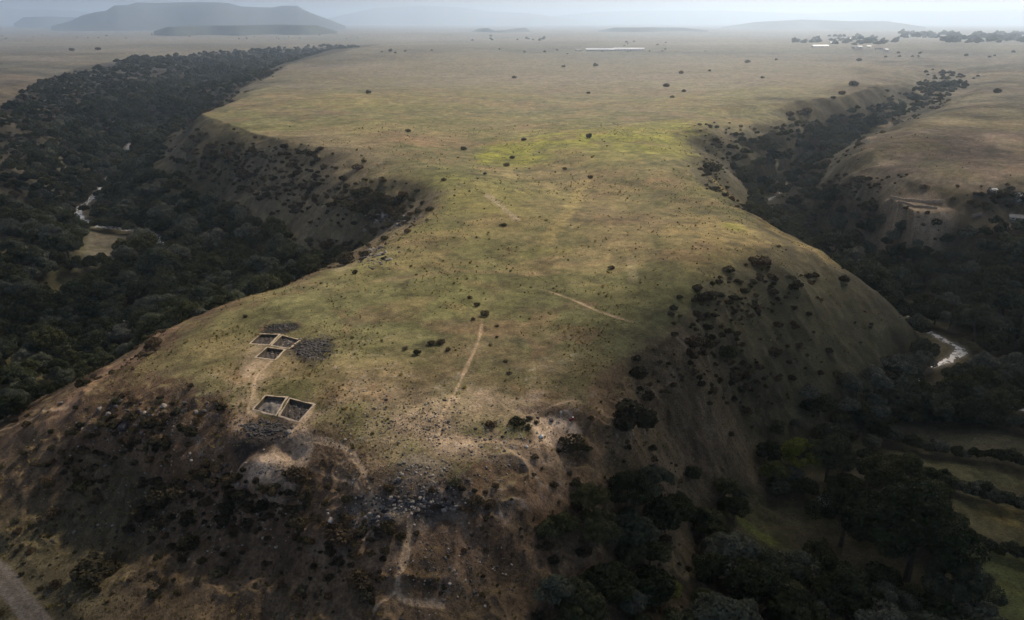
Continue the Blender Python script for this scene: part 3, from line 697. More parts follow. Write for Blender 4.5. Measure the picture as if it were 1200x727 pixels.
BUSH = [
 (736,500,56,.95,'big dark spreading bush on the right of the dug hollow'),(669,527,28,1.1,'round black-green bush on the near rim of the dug hollow'),
 (116,676,42,.7,'wide black bush alone on the dark slope near the road'),(688,528,12,.8,'low bush just right of the round one below the hollow'),
 (488,416,11,1,'largest bush of the small cluster left of the long footpath'),(475,410,6,1,'leftmost small bush of the cluster left of the footpath'),(505,404,9,1,'dark bush in the cluster left of the footpath, just left of its topmost one'),(517,403,10,1.1,'topmost dark bush of the cluster left of the footpath'),(526,411,8,.8,'low greyish bush at the right end of the cluster'),
 (569,370,10,1.1,'largest dark bush at the upper end of the long footpath'),(559,359,7,1.1,'middle bush of three in a slanting row above the footpath'),(550,350,6,1,'uppermost bush of three in a slanting row above the footpath'),(554,375,6,.9,'small reddish bush left of the biggest one at the footpath'),(582,383,5,.8,'tiny bush right of the footpath end'),
 (593,424,6,.6,'low brown bush on the turf right of the footpath'),(597,438,7,.6,'low brown bush just below another right of the footpath'),(582,396,5,.7,'faint small bush under the bushes at the path end'),
 (590,265,8,.6,'dark low bush at the foot of the short pale scar on the plateau'),(716,315,8,.8,'dark bush alone right of the dark turf hollow'),(817,341,6,1,'small bush alone near the right end of the pale track'),
 (417,321,8,1,'dark bush on the left rim just above the excavations'),(491,250,8,1,'dark bush on the corner of the left rim'),(478,259,8,1,'dark bush just below the corner bush on the left rim'),
 (287,372,5,1,'tiny bush on turf above the upper pits'),
 (431,110,7,1,'dark bush alone on the upper left of the plateau'),(478,155,6,1,'small bush on the plateau behind the inner gorge bend'),(544,176,7,1,'dark bush left of the bright yellow-green patch'),(520,212,6,1,'small bush on the turf below the bright patch'),(568,205,5,1,'tiny bush below the left end of the bright patch'),(594,195,7,1,'lower bush of two on the bright yellow-green patch'),(600,186,6,1,'upper bush of two on the bright yellow-green patch'),(614,165,6,1,'bush where the old furrow crosses the bright patch'),(691,162,9,1,'dark round bush on the right half of the bright patch'),(662,199,5,1,'small left bush of two on the turf below the furrow'),(692,209,6,1,'small right bush of two on the turf below the furrow'),
 (602,92,5,1,'small bush in the middle of the far plateau'),(697,78,6,1,'bush below the long white sheds'),(660,79,4,1,'tiny bush below and left of the long white sheds'),(690,110,5,.8,'faint bush on the middle of the far turf'),
 (781,102,7,1,'larger bush of the loose pair on the right part of the plateau'),(798,87,6,1,'uppermost bush of the loose group on the right part of the plateau'),(788,115,5,.9,'lowest faint bush of the loose group'),(801,108,5,1,'right hand bush of the loose group'),
 (876,74,6,1,'bush on the far turf right of the loose group'),(832,84,4,1,'tiny pale bush between the loose group and the far bush'),(1000,101,9,1,'biggest dark bush near the right gorge rim'),(987,111,7,1,'bush just left below the biggest one near the right rim'),(893,92,4,1,'tiny bush on the turf above the right gorge'),(909,71,4,1,'tiny far bush towards the village'),(1006,72,5,1,'small bush below the village houses'),
 (926,136,9,1,'left bush of two dark ones on the right gorge rim'),(946,133,11,1,'right, larger bush of two dark ones on the right gorge rim'),(862,160,8,1,'bush on the slope just inside the right gorge rim'),(1169,109,7,1,'bush alone on the brown field across the right gorge'),
 (836,223,9,.8,'dark bush on the right rim where the gorge bends'),(850,230,8,.8,'dark bush next below on the bend of the right rim'),(458,61,6,1,'bush at the far tip of the left gorge'),(85,60,5,1,'bush beyond the left gorge'),(115,59,5,1,'second bush beyond the left gorge'),(1082,221,9,.8,'dark bush on the terrace edge above the pale quarry cut'),
]
for i, (px, py, w, hf, lab) in enumerate(BUSH):
    x_, y_, s = width_scale(px, py, w, 3.0)
    make_bush(x_, y_, s, i*2.1, i, lab, sz=hf)

# --- the woods
EXC = {k: hits(v) for k, v in {
  'flank': [(842,395),(930,335),(962,302),(1040,357),(1084,402),(1078,432),(1000,452),(930,478),(905,512),(862,488)],
  'grass2': [(760,480),(850,470),(905,515),(862,585),(800,540),(740,520)],
  'clearing': [(845,585),(905,580),(950,645),(925,665),(860,640)],
  'field': [(103,270),(153,275),(146,297),(130,315),(96,306)],
  'fa': [(1030,524),(1210,556),(1240,585),(1105,564)], 'fb': [(1095,566),(1240,600),(1240,655),(1100,600)], 'fc': [(1105,620),(1250,668),(1250,780),(1150,770)], 'fd': [(1045,498),(1230,515),(1230,540),(1055,520)],
  'quarry': [(1030,226),(1115,226),(1120,285),(1034,285)], 'fields': [(1045,492),(1260,498),(1260,780),(1160,780),(1130,650),(1085,592),(1045,545)], 'bench': [(-60,280),(30,284),(40,296),(-60,300)]}.items()}
INC = {k: hits(v) for k, v in {
  'wall': [(-60,150),(0,126),(42,97),(95,78),(150,69),(240,64),(330,58),(440,52),(450,56),(345,74),(312,92),(262,118),(222,146),(205,150),(150,190),(95,245),(60,282),(-60,278)],
  'lower': [(650,590),(690,570),(760,548),(805,600),(840,600),(880,650),(940,680),(950,760),(600,760),(640,680)],
  'right': [(1000,262),(1130,262),(1260,262),(1260,420),(1130,400),(1080,380),(1000,315),(905,262),(930,235)],
  'rgorge': [(850,175),(870,160),(930,142),(1000,130),(1068,112),(1080,85),(1100,76),(1160,85),(1165,95),(1110,118),(1040,146),(1000,168),(960,215),(905,262),(880,235),(860,205)],
}.items()}
# picture spots of open water: trees stand clear of the line of sight
WSP = [(150,172,13),(108,235,10),(92,256,17),(165,271,16),(182,278,15),(895,241,14),(1098,397,14),(1118,406,14),(1122,416,13),(1104,424,12),(1088,433,12),(72,463,14)]
WS = [(*hit(a, b)[:2], c) for a, b, c in WSP]
FENCE_PX = []
def jitter(r0, r1, sp, amax=48):
    n_ = int(2*r1/sp)+2; gx, gy = np.meshgrid(np.arange(-n_//2, n_//2)*sp, np.arange(0, n_)*sp)
    gx = gx+rng.uniform(-.48, .48, gx.shape)*sp; gy = gy+rng.uniform(-.48, .48, gx.shape)*sp
    q = np.hypot(gx, gy); a = np.degrees(np.arctan2(gx, gy)); m = (q >= r0) & (q < r1) & (abs(a) < amax); return gx[m], gy[m]
SLg = SLs.astype(np.float32)
def classify(X, Y):
    z = grid_at(GZ, X, Y); s = grid_at(SLg, X, Y); q = np.hypot(X, Y)
    n_a = fbm(X, Y, 38, 3, 90); n_b = fbm(X, Y, 13, 2, 91)
    p = np.where(X < 0, sstep(-31, -36, z), sstep(-28, -33.5, z))*.93
    p = np.where((q < 240) & (X < 40), 0, p)                       # the open ground at the foot of the nose
    p = np.maximum(p, inside(INC['wall'], X, Y)*.93*(z < -3)); p = np.maximum(p, inside(INC['lower'], X, Y)*.85)
    p = np.maximum(p, inside(INC['rgorge'], X, Y)*sstep(-4, -14, z)*.9); p = np.maximum(p, inside(INC['right'], X, Y)*sstep(-12, -20, z)*.85)
    p = np.where((q < 330) & (X < -40) & (z < -24) & (Y > 195), .9, p)
    p = p*sstep(-1.1, -.35, n_a+.4*n_b)
    for k, P in EXC.items(): p = np.where(inside(P, X, Y), 0, p)
    p = np.where(grid_at(river_m, X, Y) > -.3, 0, p); p = np.where(grid_at(road_m, X, Y) > .02, 0, p)
    for wx, wy, wr in WS:
        d = math.hypot(wx, wy); ux, uy = wx/d, wy/d
        a = (X-wx)*ux+(Y-wy)*uy; b = (X-wx)*uy-(Y-wy)*ux
        L = 10*d/(CAM_H+45)+4
        p = np.where((abs(b) < wr*d/F*.6) & (a < 4) & (a > -L), 0, p)
    for sx, sy, sr in special:
        if sr > 2.0: p = np.where(np.hypot(X-sx, Y-sy) < sr*.95, 0, p)
    return p, z, s, q
cand = []
for r0, r1, sp in ((0, 330, 6.2), (330, 800, 6.8), (800, 1600, 10), (1600, 3800, 18)):
    X, Y = jitter(r0, r1, sp); p, z, s, q = classify(X, Y); k = rng.random(len(X)) < p
    size = np.clip(rng.normal(.82, .2, k.sum()), .42, 1.4)*(1+.25*fbm(X[k], Y[k], 60, 2, 95))*(sp/6.8)**.75
    upper = sstep(-30, -14, z[k]); size *= 1-.42*upper                                       # lower growth up the slopes
    cand.append(np.c_[X[k], Y[k], z[k], size])
# hedgerows between the fields
for pts, sz_ in (([(1030,552),(1100,572),(1160,590),(1240,612)], .55), ([(1020,508),(1100,532),(1200,548),(1240,560)], .5), ([(1085,610),(1150,642),(1240,672)], .42), ([(1000,492),(1100,497),(1240,512)], .6), ([(1105,560),(1102,600)], .4)):
    P = smooth_poly(hits(pts), 12)
    for i in range(len(P)-1):
        L = np.hypot(*(P[i+1]-P[i])); k = max(1, int(L/2.2))
        for j in range(k):
            x_, y_ = P[i]+(P[i+1]-P[i])*(j/k)+rng.normal(0, .5, 2); cand.append(np.array([[x_, y_, float(H(x_, y_)), sz_*rng.uniform(.6, 1.1)]]))
cand = np.vstack(cand)
# the trees of the village on the skyline at the right and scattered far trees
vil = []
for px0, px1, py_, n_, s_ in ((1055,1112,45,26,3.4),(1105,1200,50,80,2.6),(1112,1240,45,80,3.0),(930,1060,52,36,2.0),(950,1040,47,30,2.0),(540,640,47,12,1.4),(700,800,52,6,1.0),(120,150,35,6,1.6),(0,420,44,26,1.0),(420,900,62,16,.7),(1000,1200,66,10,.9)):
    for _ in range(n_):
        x_, y_, z_ = hit(rng.uniform(px0, px1), py_+rng.uniform(-3, 3)); vil.append((x_, y_, z_, s_*rng.uniform(.6, 1.2)))
far_tree = np.array(vil)
allt = np.vstack([cand, far_tree])
def visible(Pt, hgt):
    """seen from the camera: inside the frame and not behind rising ground"""
    X, Y, Z = Pt[:, 0], Pt[:, 1], Pt[:, 2]+hgt; u, v = to_px(X, Y, Z); ok = (u > -5) & (u < 1205) & (v > -5) & (v < 735)
    for t in np.linspace(.25, .985, 46): ok &= H(X*t, Y*t) < CAM_H+(Z-CAM_H)*t+.3
    return ok, u, v
okv, u_, v_ = visible(allt, allt[:, 3]*7)
app = np.where(okv, allt[:, 3]/np.hypot(allt[:, 0], allt[:, 1]), 0)
order = np.argsort(-app); NTREE = 275 - len(TREES)
top = order[:NTREE]; rest = order[NTREE:]
print("trees", len(allt), "visible", okv.sum())
def tree_label(px, py, s, q):
    big = 'large' if s > 1.05 else ('small' if s < .62 else 'middling')
    if px > 880: 
        if py > 600: return f'{big} dark tree in the wood and hedges at the lower right corner', 'trees of the lower right wood and hedges'
        if py > 470: return f'{big} dark tree in the valley wood between the river bend and the fields', 'trees of the valley wood above the fields'
        return f'{big} grey-green tree in the right valley wood beyond the small river', 'trees of the right valley wood'
    if px > 560: return f'{big} dark tree in the wood on the slope below the dug hollow', 'trees of the wood below the dug hollow'
    return f'{big} dark tree in the left gorge wood under the plateau rim', 'trees of the left gorge wood'
for n_, i in enumerate(top):
    X, Y, Z, s = allt[i]; lab, gp = tree_label(u_[i], v_[i], s, 0)
    make_tree(X, Y, float(s), float(rng.uniform(0, 6.28)), int(rng.integers(0, 24)), lab, gp, sz=(float(rng.uniform(.9, 1.2)), float(rng.uniform(.85, 1.1))))

def scatter(name, P, protos, kindname='stuff', wide=(.9, 1.25)):
    """many copies of the prototypes on the points of one object"""
    me = bpy.data.meshes.new(name); me.vertices.add(len(P)); me.vertices.foreach_set('co', np.ascontiguousarray(P[:, :3], np.float32).ravel())
    for an, ty, da in (('pick', 'INT', rng.integers(0, len(protos), len(P)).astype(np.int32)), ('turn', 'FLOAT', rng.uniform(0, 6.28, len(P)).astype(np.float32)), ('size', 'FLOAT', P[:, 3].astype(np.float32))):
        a = me.attributes.new(an, ty, 'POINT'); a.data.foreach_set('value', da)
    o = tag(link(name, me), kind='stuff')
    g = bpy.data.node_groups.new(name+'_growth', 'GeometryNodeTree')
    g.interface.new_socket('Geometry', in_out='INPUT', socket_type='NodeSocketGeometry'); g.interface.new_socket('Geometry', in_out='OUTPUT', socket_type='NodeSocketGeometry')
    gi_, go = g.nodes.new('NodeGroupInput'), g.nodes.new('NodeGroupOutput'); ins = g.nodes.new('GeometryNodeInstanceOnPoints'); jo = g.nodes.new('GeometryNodeJoinGeometry')
    for pr in protos:
        oi = g.nodes.new('GeometryNodeObjectInfo'); oi.transform_space = 'ORIGINAL'; oi.inputs['Object'].default_value = pr; oi.inputs['As Instance'].default_value = True
        g.links.new(oi.outputs['Geometry'], jo.inputs[0])
    def att(nm, ty):
        q = g.nodes.new('GeometryNodeInputNamedAttribute'); q.data_type = ty; q.inputs['Name'].default_value = nm; return q
    ap, at_, as_ = att('pick', 'INT'), att('turn', 'FLOAT'), att('size', 'FLOAT')
    cx_ = g.nodes.new('ShaderNodeCombineXYZ'); g.links.new(at_.outputs[0], cx_.inputs[2])
    ins.inputs['Pick Instance'].default_value = True
    g.links.new(gi_.outputs[0], ins.inputs['Points']); g.links.new(jo.outputs[0], ins.inputs['Instance']); g.links.new(ap.outputs[0], ins.inputs['Instance Index'])
    g.links.new(cx_.outputs[0], ins.inputs['Rotation']); g.links.new(as_.outputs[0], ins.inputs['Scale']); g.links.new(ins.outputs[0], go.inputs[0])
    md = o.modifiers.new('growth', 'NODES'); md.node_group = g; return o
def protos_of(name, meshes):
    out = []
    for me in meshes:
        out.append(next(o for o in bpy.data.objects if o.data is me))
    return out
scatter('woodland', allt[rest], protos_of('crown', CROWNS))

# --- scrub on the slopes
sc_l = []
for r0, r1, sp in ((90, 260, 1.7), (260, 620, 2.8), (620, 1500, 7)):
    X, Y = jitter(r0, r1, sp, 44); z = grid_at(GZ, X, Y); s = grid_at(SLg, X, Y); q = np.hypot(X, Y)
    n_a = fbm(X, Y, 22, 3, 101); n_b = fbm(X, Y, 6, 2, 102)
    st_ = sstep(.25, .6, s)
    p = st_*sstep(-.05, .6, n_a+.4*n_b)*.36
    p = np.where(z > -1.6, p*.04, p)
    fl = inside(EXC['flank'], X, Y); p = np.where(fl, np.maximum(p*.12, .05), p)
    p = np.where(inside(EXC['grass2'], X, Y), p*.15, p)
    for P in (INC['lower'], INC['wall']): p = np.where(inside(P, X, Y), .3, p)
    for k_ in ('clearing', 'fields', 'field', 'fa', 'fb', 'fc', 'fd', 'quarry'): p = np.where(inside(EXC[k_], X, Y), 0, p)
    p = np.where((grid_at(river_m, X, Y) > -.5) | (grid_at(road_m, X, Y) > .02) | (grid_at(path_m, X, Y) > .1), 0, p)
    p = np.where(np.hypot(X-TRN[0], Y-TRN[1]) < 7, 0, p)
    for cx_, cy_, rad in [(*pit_w[k].mean(0), 6) for k in pit_w]: p = np.where(np.hypot(X-cx_, Y-cy_) < rad, 0, p)
    k = rng.random(len(X)) < p
    sc_l.append(np.c_[X[k], Y[k], z[k], np.clip(rng.lognormal(-.95, .55, k.sum()), .15, 1.7)*(sp/1.7)**.75])
# scrub patches measured in the picture
for px, py, rx, ry, n_, s_ in ((900,330,60,12,60,.9),(860,360,50,16,90,.8),(830,400,30,20,60,.9),(860,440,45,30,80,.9),(800,450,40,12,40,.7),(940,420,60,40,26,.8),
   (640,492,35,7,44,.7),(600,500,25,7,18,.6),(690,520,60,20,24,.5),(200,500,60,20,90,.8),(120,530,70,30,120,.8),(260,570,70,25,150,.8),(330,600,60,22,110,.8),(60,560,40,30,60,.8),(430,625,50,10,60,.7),(240,610,60,14,60,.9),(390,650,60,20,40,.7),(545,585,40,12,50,.6),(600,620,60,25,50,.5),(160,475,50,12,50,.7),
   (340,215,60,25,120,1.2),(420,240,50,22,120,1.1),(250,190,40,25,90,1.2),(300,180,60,8,70,1.2),(460,245,30,12,40,1.0),(390,295,40,10,60,1.2),(960,245,50,25,110,1.2),(1000,220,40,12,50,1.0),(1130,235,90,12,80,1.2),(1180,230,50,10,40,1.4),(840,185,14,30,40,1.1),(900,150,60,6,50,1.2),(310,84,8,9,30,2.2),(20,640,50,30,30,.5),(100,650,90,40,50,.45),(250,690,120,30,60,.4),(480,690,90,30,50,.4)):
    for _ in range(int(n_*(.5 if py > 440 else (.8 if px > 750 else 1.6)))):
        a, b = rng.normal(0, .72, 2); 
        if abs(a) > 1.5 or abs(b) > 1.5: continue
        x_, y_, z_ = hit(px+a*rx, py+b*ry)
        if grid_at(path_m, x_, y_) > .1 or grid_at(road_m, x_, y_) > .02 or bool(inside(EXC['quarry'], np.array([x_]), np.array([y_]))[0]) or (abs(px+a*rx-320) < 30 and 526 < py+b*ry < 556) or (abs(px+a*rx-656) < 26 and 482 < py+b*ry < 520) or any(math.hypot(x_-pit_w[k].mean(0)[0], y_-pit_w[k].mean(0)[1]) < 5 for k in pit_w): continue
        sc_l.append(np.array([[x_, y_, z_, s_*.62*math.exp(rng.normal(0, .5))]]))
scr = np.vstack(sc_l); okv, u2, v2 = visible(scr, scr[:, 3]*1.2)
app = np.where(okv, scr[:, 3]/np.hypot(scr[:, 0], scr[:, 1]), 0); order = np.argsort(-app); NB = 290-len(BUSH)
print("scrub", len(scr), "visible", okv.sum())
def bush_label(px, py, s):
    big = 'spreading' if s > 1.3 else 'low'
    if px < 560 and py > 420: return f'{big} dark scrub bush on the rough near slope below the pits', 'scrub bushes on the near slope'
    if px < 560: return f'{big} dark scrub bush on the shrubby side of the left gorge', 'scrub bushes in the left gorge'
    if py > 540: return f'{big} dark scrub bush on the slope among the lower woods', 'scrub bushes by the lower woods'
    if px < 780: return f'{big} dark scrub bush beside the dug hollow on the shoulder', 'scrub bushes round the dug hollow'
    return f'{big} dark scrub bush on the right flank above the small river', 'scrub bushes on the right flank'
for i in order[:NB]:
    X, Y, Z, s = scr[i]; lab, gp = bush_label(u2[i], v2[i], s)
    make_bush(X, Y, float(s), float(rng.uniform(0, 6.28)), int(rng.integers(0, 8)), lab, gp, sz=float(rng.uniform(.7, 1.1)))
scatter('scrub', scr[order[NB:]], protos_of('foliage', BUSHES))
# tussocks and weeds over the turf
M_TUS = leaf_mat('dry_grass', [(0, (.09,.085,.035)), (.3, (.15,.13,.05)), (.55, (.22,.19,.07)), (.8, (.34,.27,.12)), (1, (.42,.34,.18))], .9, .5)
def tuft(seed):
    g = np.random.default_rng(seed); n_ = 46; a = g.uniform(0, 6.28, n_); r_ = np.sqrt(g.random(n_))*.5; b = np.c_[r_*np.cos(a), r_*np.sin(a), np.full(n_, -.08)]
    tip = b+np.c_[g.normal(0, .28, n_), g.normal(0, .28, n_), g.uniform(.35, .8, n_)]; w = np.c_[np.cos(a+1.6), np.sin(a+1.6), np.zeros(n_)]*.09
    return mesh_np('tussock', np.stack([b-w, b+w, tip+w*.5, tip-w*.5], 1).reshape(-1, 3), np.arange(n_*4).reshape(-1, 4), [M_TUS])
tp = []
for i, (px, py) in enumerate(((575,405),(545,455),(470,440))):
    x_, y_, z_ = hit(px, py); o = link('tussock', tuft(i), None, (x_, y_, z_)); tp.append(tag(o, 'small grass tussock standing out of the turf near the long footpath', 'tussock', 'grass tussocks by the footpath'))
tl = []
for r0, r1, sp in ((95, 230, .95), (230, 420, 1.8), (420, 650, 3.6)):
    X, Y = jitter(r0, r1, sp, 40); z = grid_at(GZ, X, Y)
    p = sstep(-.6, .7, fbm(X, Y, 12, 3, 140)+.6*fbm(X, Y, 50, 2, 141))*.8; p = np.where(z < -36, 0, p)
    p = np.where((grid_at(river_m, X, Y) > -1) | (grid_at(road_m, X, Y) > .02) | (grid_at(path_m, X, Y) > .25), 0, p)
    for kk in pit_w: p = np.where(np.hypot(X-pit_w[kk].mean(0)[0], Y-pit_w[kk].mean(0)[1]) < 3.6, 0, p)
    k = rng.random(len(X)) < p; tl.append(np.c_[X[k], Y[k], z[k], np.clip(rng.lognormal(-1.45, .45, k.sum()), .12, .9)*(sp/.95)**.35])
tl = np.vstack(tl); print('tussocks', len(tl)); scatter('tussocks', tl, tp)

# ------------------------------------------------------------------ haze: the air between the camera and the far plain
hb = MB().box((0, 0, 0), (84000, 84000, 1)); me = bpy.data.meshes.new('haze')
zt, zb = 430.0, float(GZ.min())-1.5
me.from_pydata([(v[0], v[1], zt if v[2] > 0 else zb) for v in hb.v], [], hb.f)
m = bpy.data.materials.new('air'); m.use_nodes = True; t = m.node_tree; t.nodes.clear()
o_ = t.nodes.new('ShaderNodeOutputMaterial'); pv = t.nodes.new('ShaderNodeVolumePrincipled'); t.links.new(pv.outputs[0], o_.inputs['Volume'])
pv.inputs['Density'].default_value = HAZE_D; pv.inputs['Color'].default_value = HAZE_C; pv.inputs['Anisotropy'].default_value = HAZE_G
me.materials.append(m); tag(link('haze', me), kind='stuff')
# ------------------------------------------------------------------ excavation pits
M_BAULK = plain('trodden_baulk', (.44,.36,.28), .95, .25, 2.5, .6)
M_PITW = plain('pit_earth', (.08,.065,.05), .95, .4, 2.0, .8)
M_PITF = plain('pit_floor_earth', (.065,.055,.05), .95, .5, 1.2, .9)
M_STONE = plain('basalt_stone', (.075,.070,.070), .9, .35, 2.5, .6, rnd=.45)
M_PALE = plain('pale_stone', (.26,.235,.21), .9, .3, 2.5, .6, rnd=.35)
def stone_mesh(seed):
    bm = bmesh.new(); bmesh.ops.create_icosphere(bm, subdivisions=2, radius=1); g = random.Random(seed)
    ax = [Vector((g.gauss(0, 1), g.gauss(0, 1), g.gauss(0, 1))).normalized() for _ in range(7)]; cut = [g.uniform(.55, .85) for _ in ax]
    for v in bm.verts:
        for a, c in zip(ax, cut):
            d = v.co.dot(a)
            if d > c: v.co -= a*(d-c)
        v.co.x *= 1.15; v.co.z *= .75
    me = bpy.data.meshes.new('boulder'); bm.to_mesh(me); bm.free(); return me
ST_D, ST_P = [], []
for i in range(4):
    a = stone_mesh(i); a.materials.append(M_STONE); ST_D.append(a)
    b = stone_mesh(i+9); b.materials.append(M_PALE); ST_P.append(b)
def stone(x_, y_, z_, s, me, label, group):
    o = link('boulder', me, None, (x_, y_, z_)); o.rotation_euler = (rng.uniform(-.3, .3), rng.uniform(-.3, .3), rng.uniform(0, 6.28)); o.scale = (s, s, s)
    return tag(o, label, 'stone', group)
PLAB = {'A': ('square dig pit of the upper three, far left one with a smooth dark floor', .6), 'B': ('square dig pit of the upper three, far right one scattered with stones', .55),
        'C': ('square dig pit of the upper three, nearest one with dark floor', .7), 'D': ('left dig pit of the lower pair, with a grey mound on its floor', .85), 'E': ('right dig pit of the lower pair, larger and strewn with stones', .8)}
for k, P in pit_w.items():
    lab, dep = PLAB[k]; c = P.mean(0); z0 = float(H(*c))
    e = empty('excavation_pit', (c[0], c[1], z0)); tag(e, lab, 'dig pit', 'excavation pits on the promontory')
    q = P-c; L = np.hypot(*q.T)[:, None]
    inn = q*(1-.10/L); out = q*(1+.45/L)
    rz = [float(H(*(c+o))) - z0 for o in out]
    mb = MB(); n_ = 10
    def edge(poly, i, t): return poly[i]*(1-t)+poly[(i+1) % 4]*t
    for i in range(4):
        for j in range(n_):
            pts = []
            for t in (j/n_, (j+1)/n_):
                w = 1+rng.normal(0, .10) if 0 < t < 1 else 1
                w = .16*math.sin(t*9+i*2)+float(rng.normal(0, .05))
                a, b = edge(inn, i, t), edge(out, i, t); dirn = (b-a)/np.linalg.norm(b-a)
                zo = float(H(*(c+b+dirn*w)))-z0
                pts.append(((*a, float(H(*(c+a)))-z0+.10+.03*math.sin(t*17+i)), (*(b+dirn*w), zo+.07), (*(b+dirn*(w+.25)), zo-.2)))
            (a0, b0, c0), (a1, b1, c1) = pts
            mb.add([a0, b0, c0, c1, b1, a1], [(0, 1, 4, 5), (1, 2, 3, 4)])
    mb.build('rim', M_BAULK, e)
    bot = inn*.93; mb = MB()
    for i in range(4):
        a, b, cc, d = inn[i], inn[(i+1) % 4], bot[(i+1) % 4], bot[i]
        za_, zb2 = float(H(*(c+a)))-z0, float(H(*(c+b)))-z0
        mb.add([(*a, za_+.08), (*b, zb2+.08), (*cc, zb2-dep-.15), (*d, za_-dep-.15)], [(0, 1, 2, 3)])
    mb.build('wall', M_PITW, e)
    G = 14; vs = []
    for i in range(G+1):
        for j in range(G+1):
            u, v = i/G, j/G; p = (bot[0]*(1-u)+bot[1]*u)*(1-v)+(bot[3]*(1-u)+bot[2]*u)*v
            bump = .12*math.sin(p[0]*2.1+i)*math.cos(p[1]*1.7)
            if k == 'D': bump += .75*math.exp(-((u-.5)**2+(v-.45)**2)/.05)
            if k in 'BE': bump += .25*float(vn(np.array([p[0]*1.3+50]), np.array([p[1]*1.3+50]))[0])
            vs.append((*p, float(H(*(c+p)))-z0-dep+bump))
    fs = [(i*(G+1)+j, (i+1)*(G+1)+j, (i+1)*(G+1)+j+1, i*(G+1)+j+1) for i in range(G) for j in range(G)]
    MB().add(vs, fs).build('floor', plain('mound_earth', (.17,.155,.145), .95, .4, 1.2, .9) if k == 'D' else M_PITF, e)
    ns = {'A': 5, 'B': 26, 'C': 9, 'D': 8, 'E': 30}[k]
    for _ in range(ns):
        u, v = rng.uniform(.12, .88, 2); p = (bot[0]*(1-u)+bot[1]*u)*(1-v)+(bot[3]*(1-u)+bot[2]*u)*v
        s = float(rng.uniform(.14, .34)); nm = {'A': 'far left upper', 'B': 'far right upper', 'C': 'nearest upper', 'D': 'left lower', 'E': 'right lower'}[k]
        if k == 'D' and abs(u-.5) < .25 and abs(v-.45) < .25: continue
        stone(c[0]+p[0], c[1]+p[1], float(H(*(c+p)))-dep+.1, s, (ST_P if rng.random() < .45 else ST_D)[int(rng.integers(0, 4))], f'small rough stone on the floor of the {nm} pit', f'stones in the {nm} pit')

# ------------------------------------------------------------------ boulders and rubble
def near_pit(x_, y_): return any(math.hypot(x_-pit_w[k].mean(0)[0], y_-pit_w[k].mean(0)[1]) < 4.2 for k in pit_w)
BOUL = [ # px, py, rx, ry, count, size, dark share, label, group
 (480,590,55,11,46,.36,.6,'weathered boulder in the rocky band crossing the near slope','boulders of the rocky band'),
 (430,610,46,8,30,.36,.65,'dark boulder at the left end of the rocky band on the near slope','boulders at the left of the rocky band'),
 (366,408,20,10,40,.30,1.0,'dark stone in the spoil heap right of the upper pits','stones of the upper spoil heap'),
 (308,503,26,8,36,.30,1.0,'dark stone in the spoil heap below the lower pits','stones of the lower spoil heap'),
 (490,548,20,8,16,.28,.3,'pale stone lying on open turf above the rocky band','pale stones above the rocky band'),
 (628,490,22,4,7,.35,.8,'dark stone at the back edge of the dug hollow','stones behind the dug hollow'),
 (440,470,60,14,26,.2,.2,'small pale stone on the turf right of the lower pits','pale stones right of the pits'),
 (170,480,60,16,26,.5,.5,'grey boulder on the rough left shoulder below the rim','boulders on the left shoulder'),
 (190,620,120,40,22,.3,.5,'pale boulder on the dark slope above the road','boulders above the road'),
 (340,560,26,7,22,.22,.1,'pale stone at the lower edge of the bare earth apron','stones under the bare earth apron')]
for px, py, rx, ry, n_, s_, dk, lab, gp in BOUL:
    for _ in range(n_):
        a, b = rng.normal(0, .5, 2); x_, y_, z_ = hit(px+a*rx, py+b*ry)
        if near_pit(x_, y_): continue
        s = s_*math.exp(rng.normal(0, .35)); stone(x_, y_, z_+s*.2, s, (ST_D if rng.random() < dk else ST_P)[int(rng.integers(0, 4))], lab, gp)
rub = []
for px, py, rx, ry, n_, s_ in ((480,592,60,14,500,.17),(366,408,20,11,500,.2),(308,503,26,9,450,.2),(330,384,16,3.5,200,.2),(320,550,30,8,200,.09),(500,500,80,30,600,.13),(440,480,110,50,700,.12),(500,560,80,30,500,.15),(600,520,60,40,300,.14),(180,500,90,40,500,.18),(250,600,150,50,500,.16),(465,258,30,10,160,.5),(440,300,25,14,120,.4),(520,660,70,50,300,.15)):
    for _ in range(n_):
        a, b = rng.normal(0, .55, 2); x_, y_, z_ = hit(px+a*rx, py+b*ry)
        if near_pit(x_, y_) and py < 490 and px < 380 and not 350 < px < 380: continue
        if any(inside(pit_w[k], np.array([x_]), np.array([y_]))[0] for k in pit_w): continue
        rub.append((x_, y_, z_, s_*math.exp(rng.normal(0, .45))))
rub = np.array(rub); ob = {o.data.name: o for o in bpy.data.objects if o.name.startswith('boulder')}
dk_ = [o for n_, o in ob.items() if M_STONE.name in o.data.materials]; pl_ = [o for o in ob.values() if o not in dk_]
hp = [hit(366, 408), hit(308, 503), hit(330, 384)]; isd = np.min([np.hypot(rub[:, 0]-h[0], rub[:, 1]-h[1]) for h in hp], 0) < 6.5
isd |= rng.random(len(rub)) < .5
scatter('rubble', rub[isd], dk_); scatter('rubble', rub[~isd], pl_)

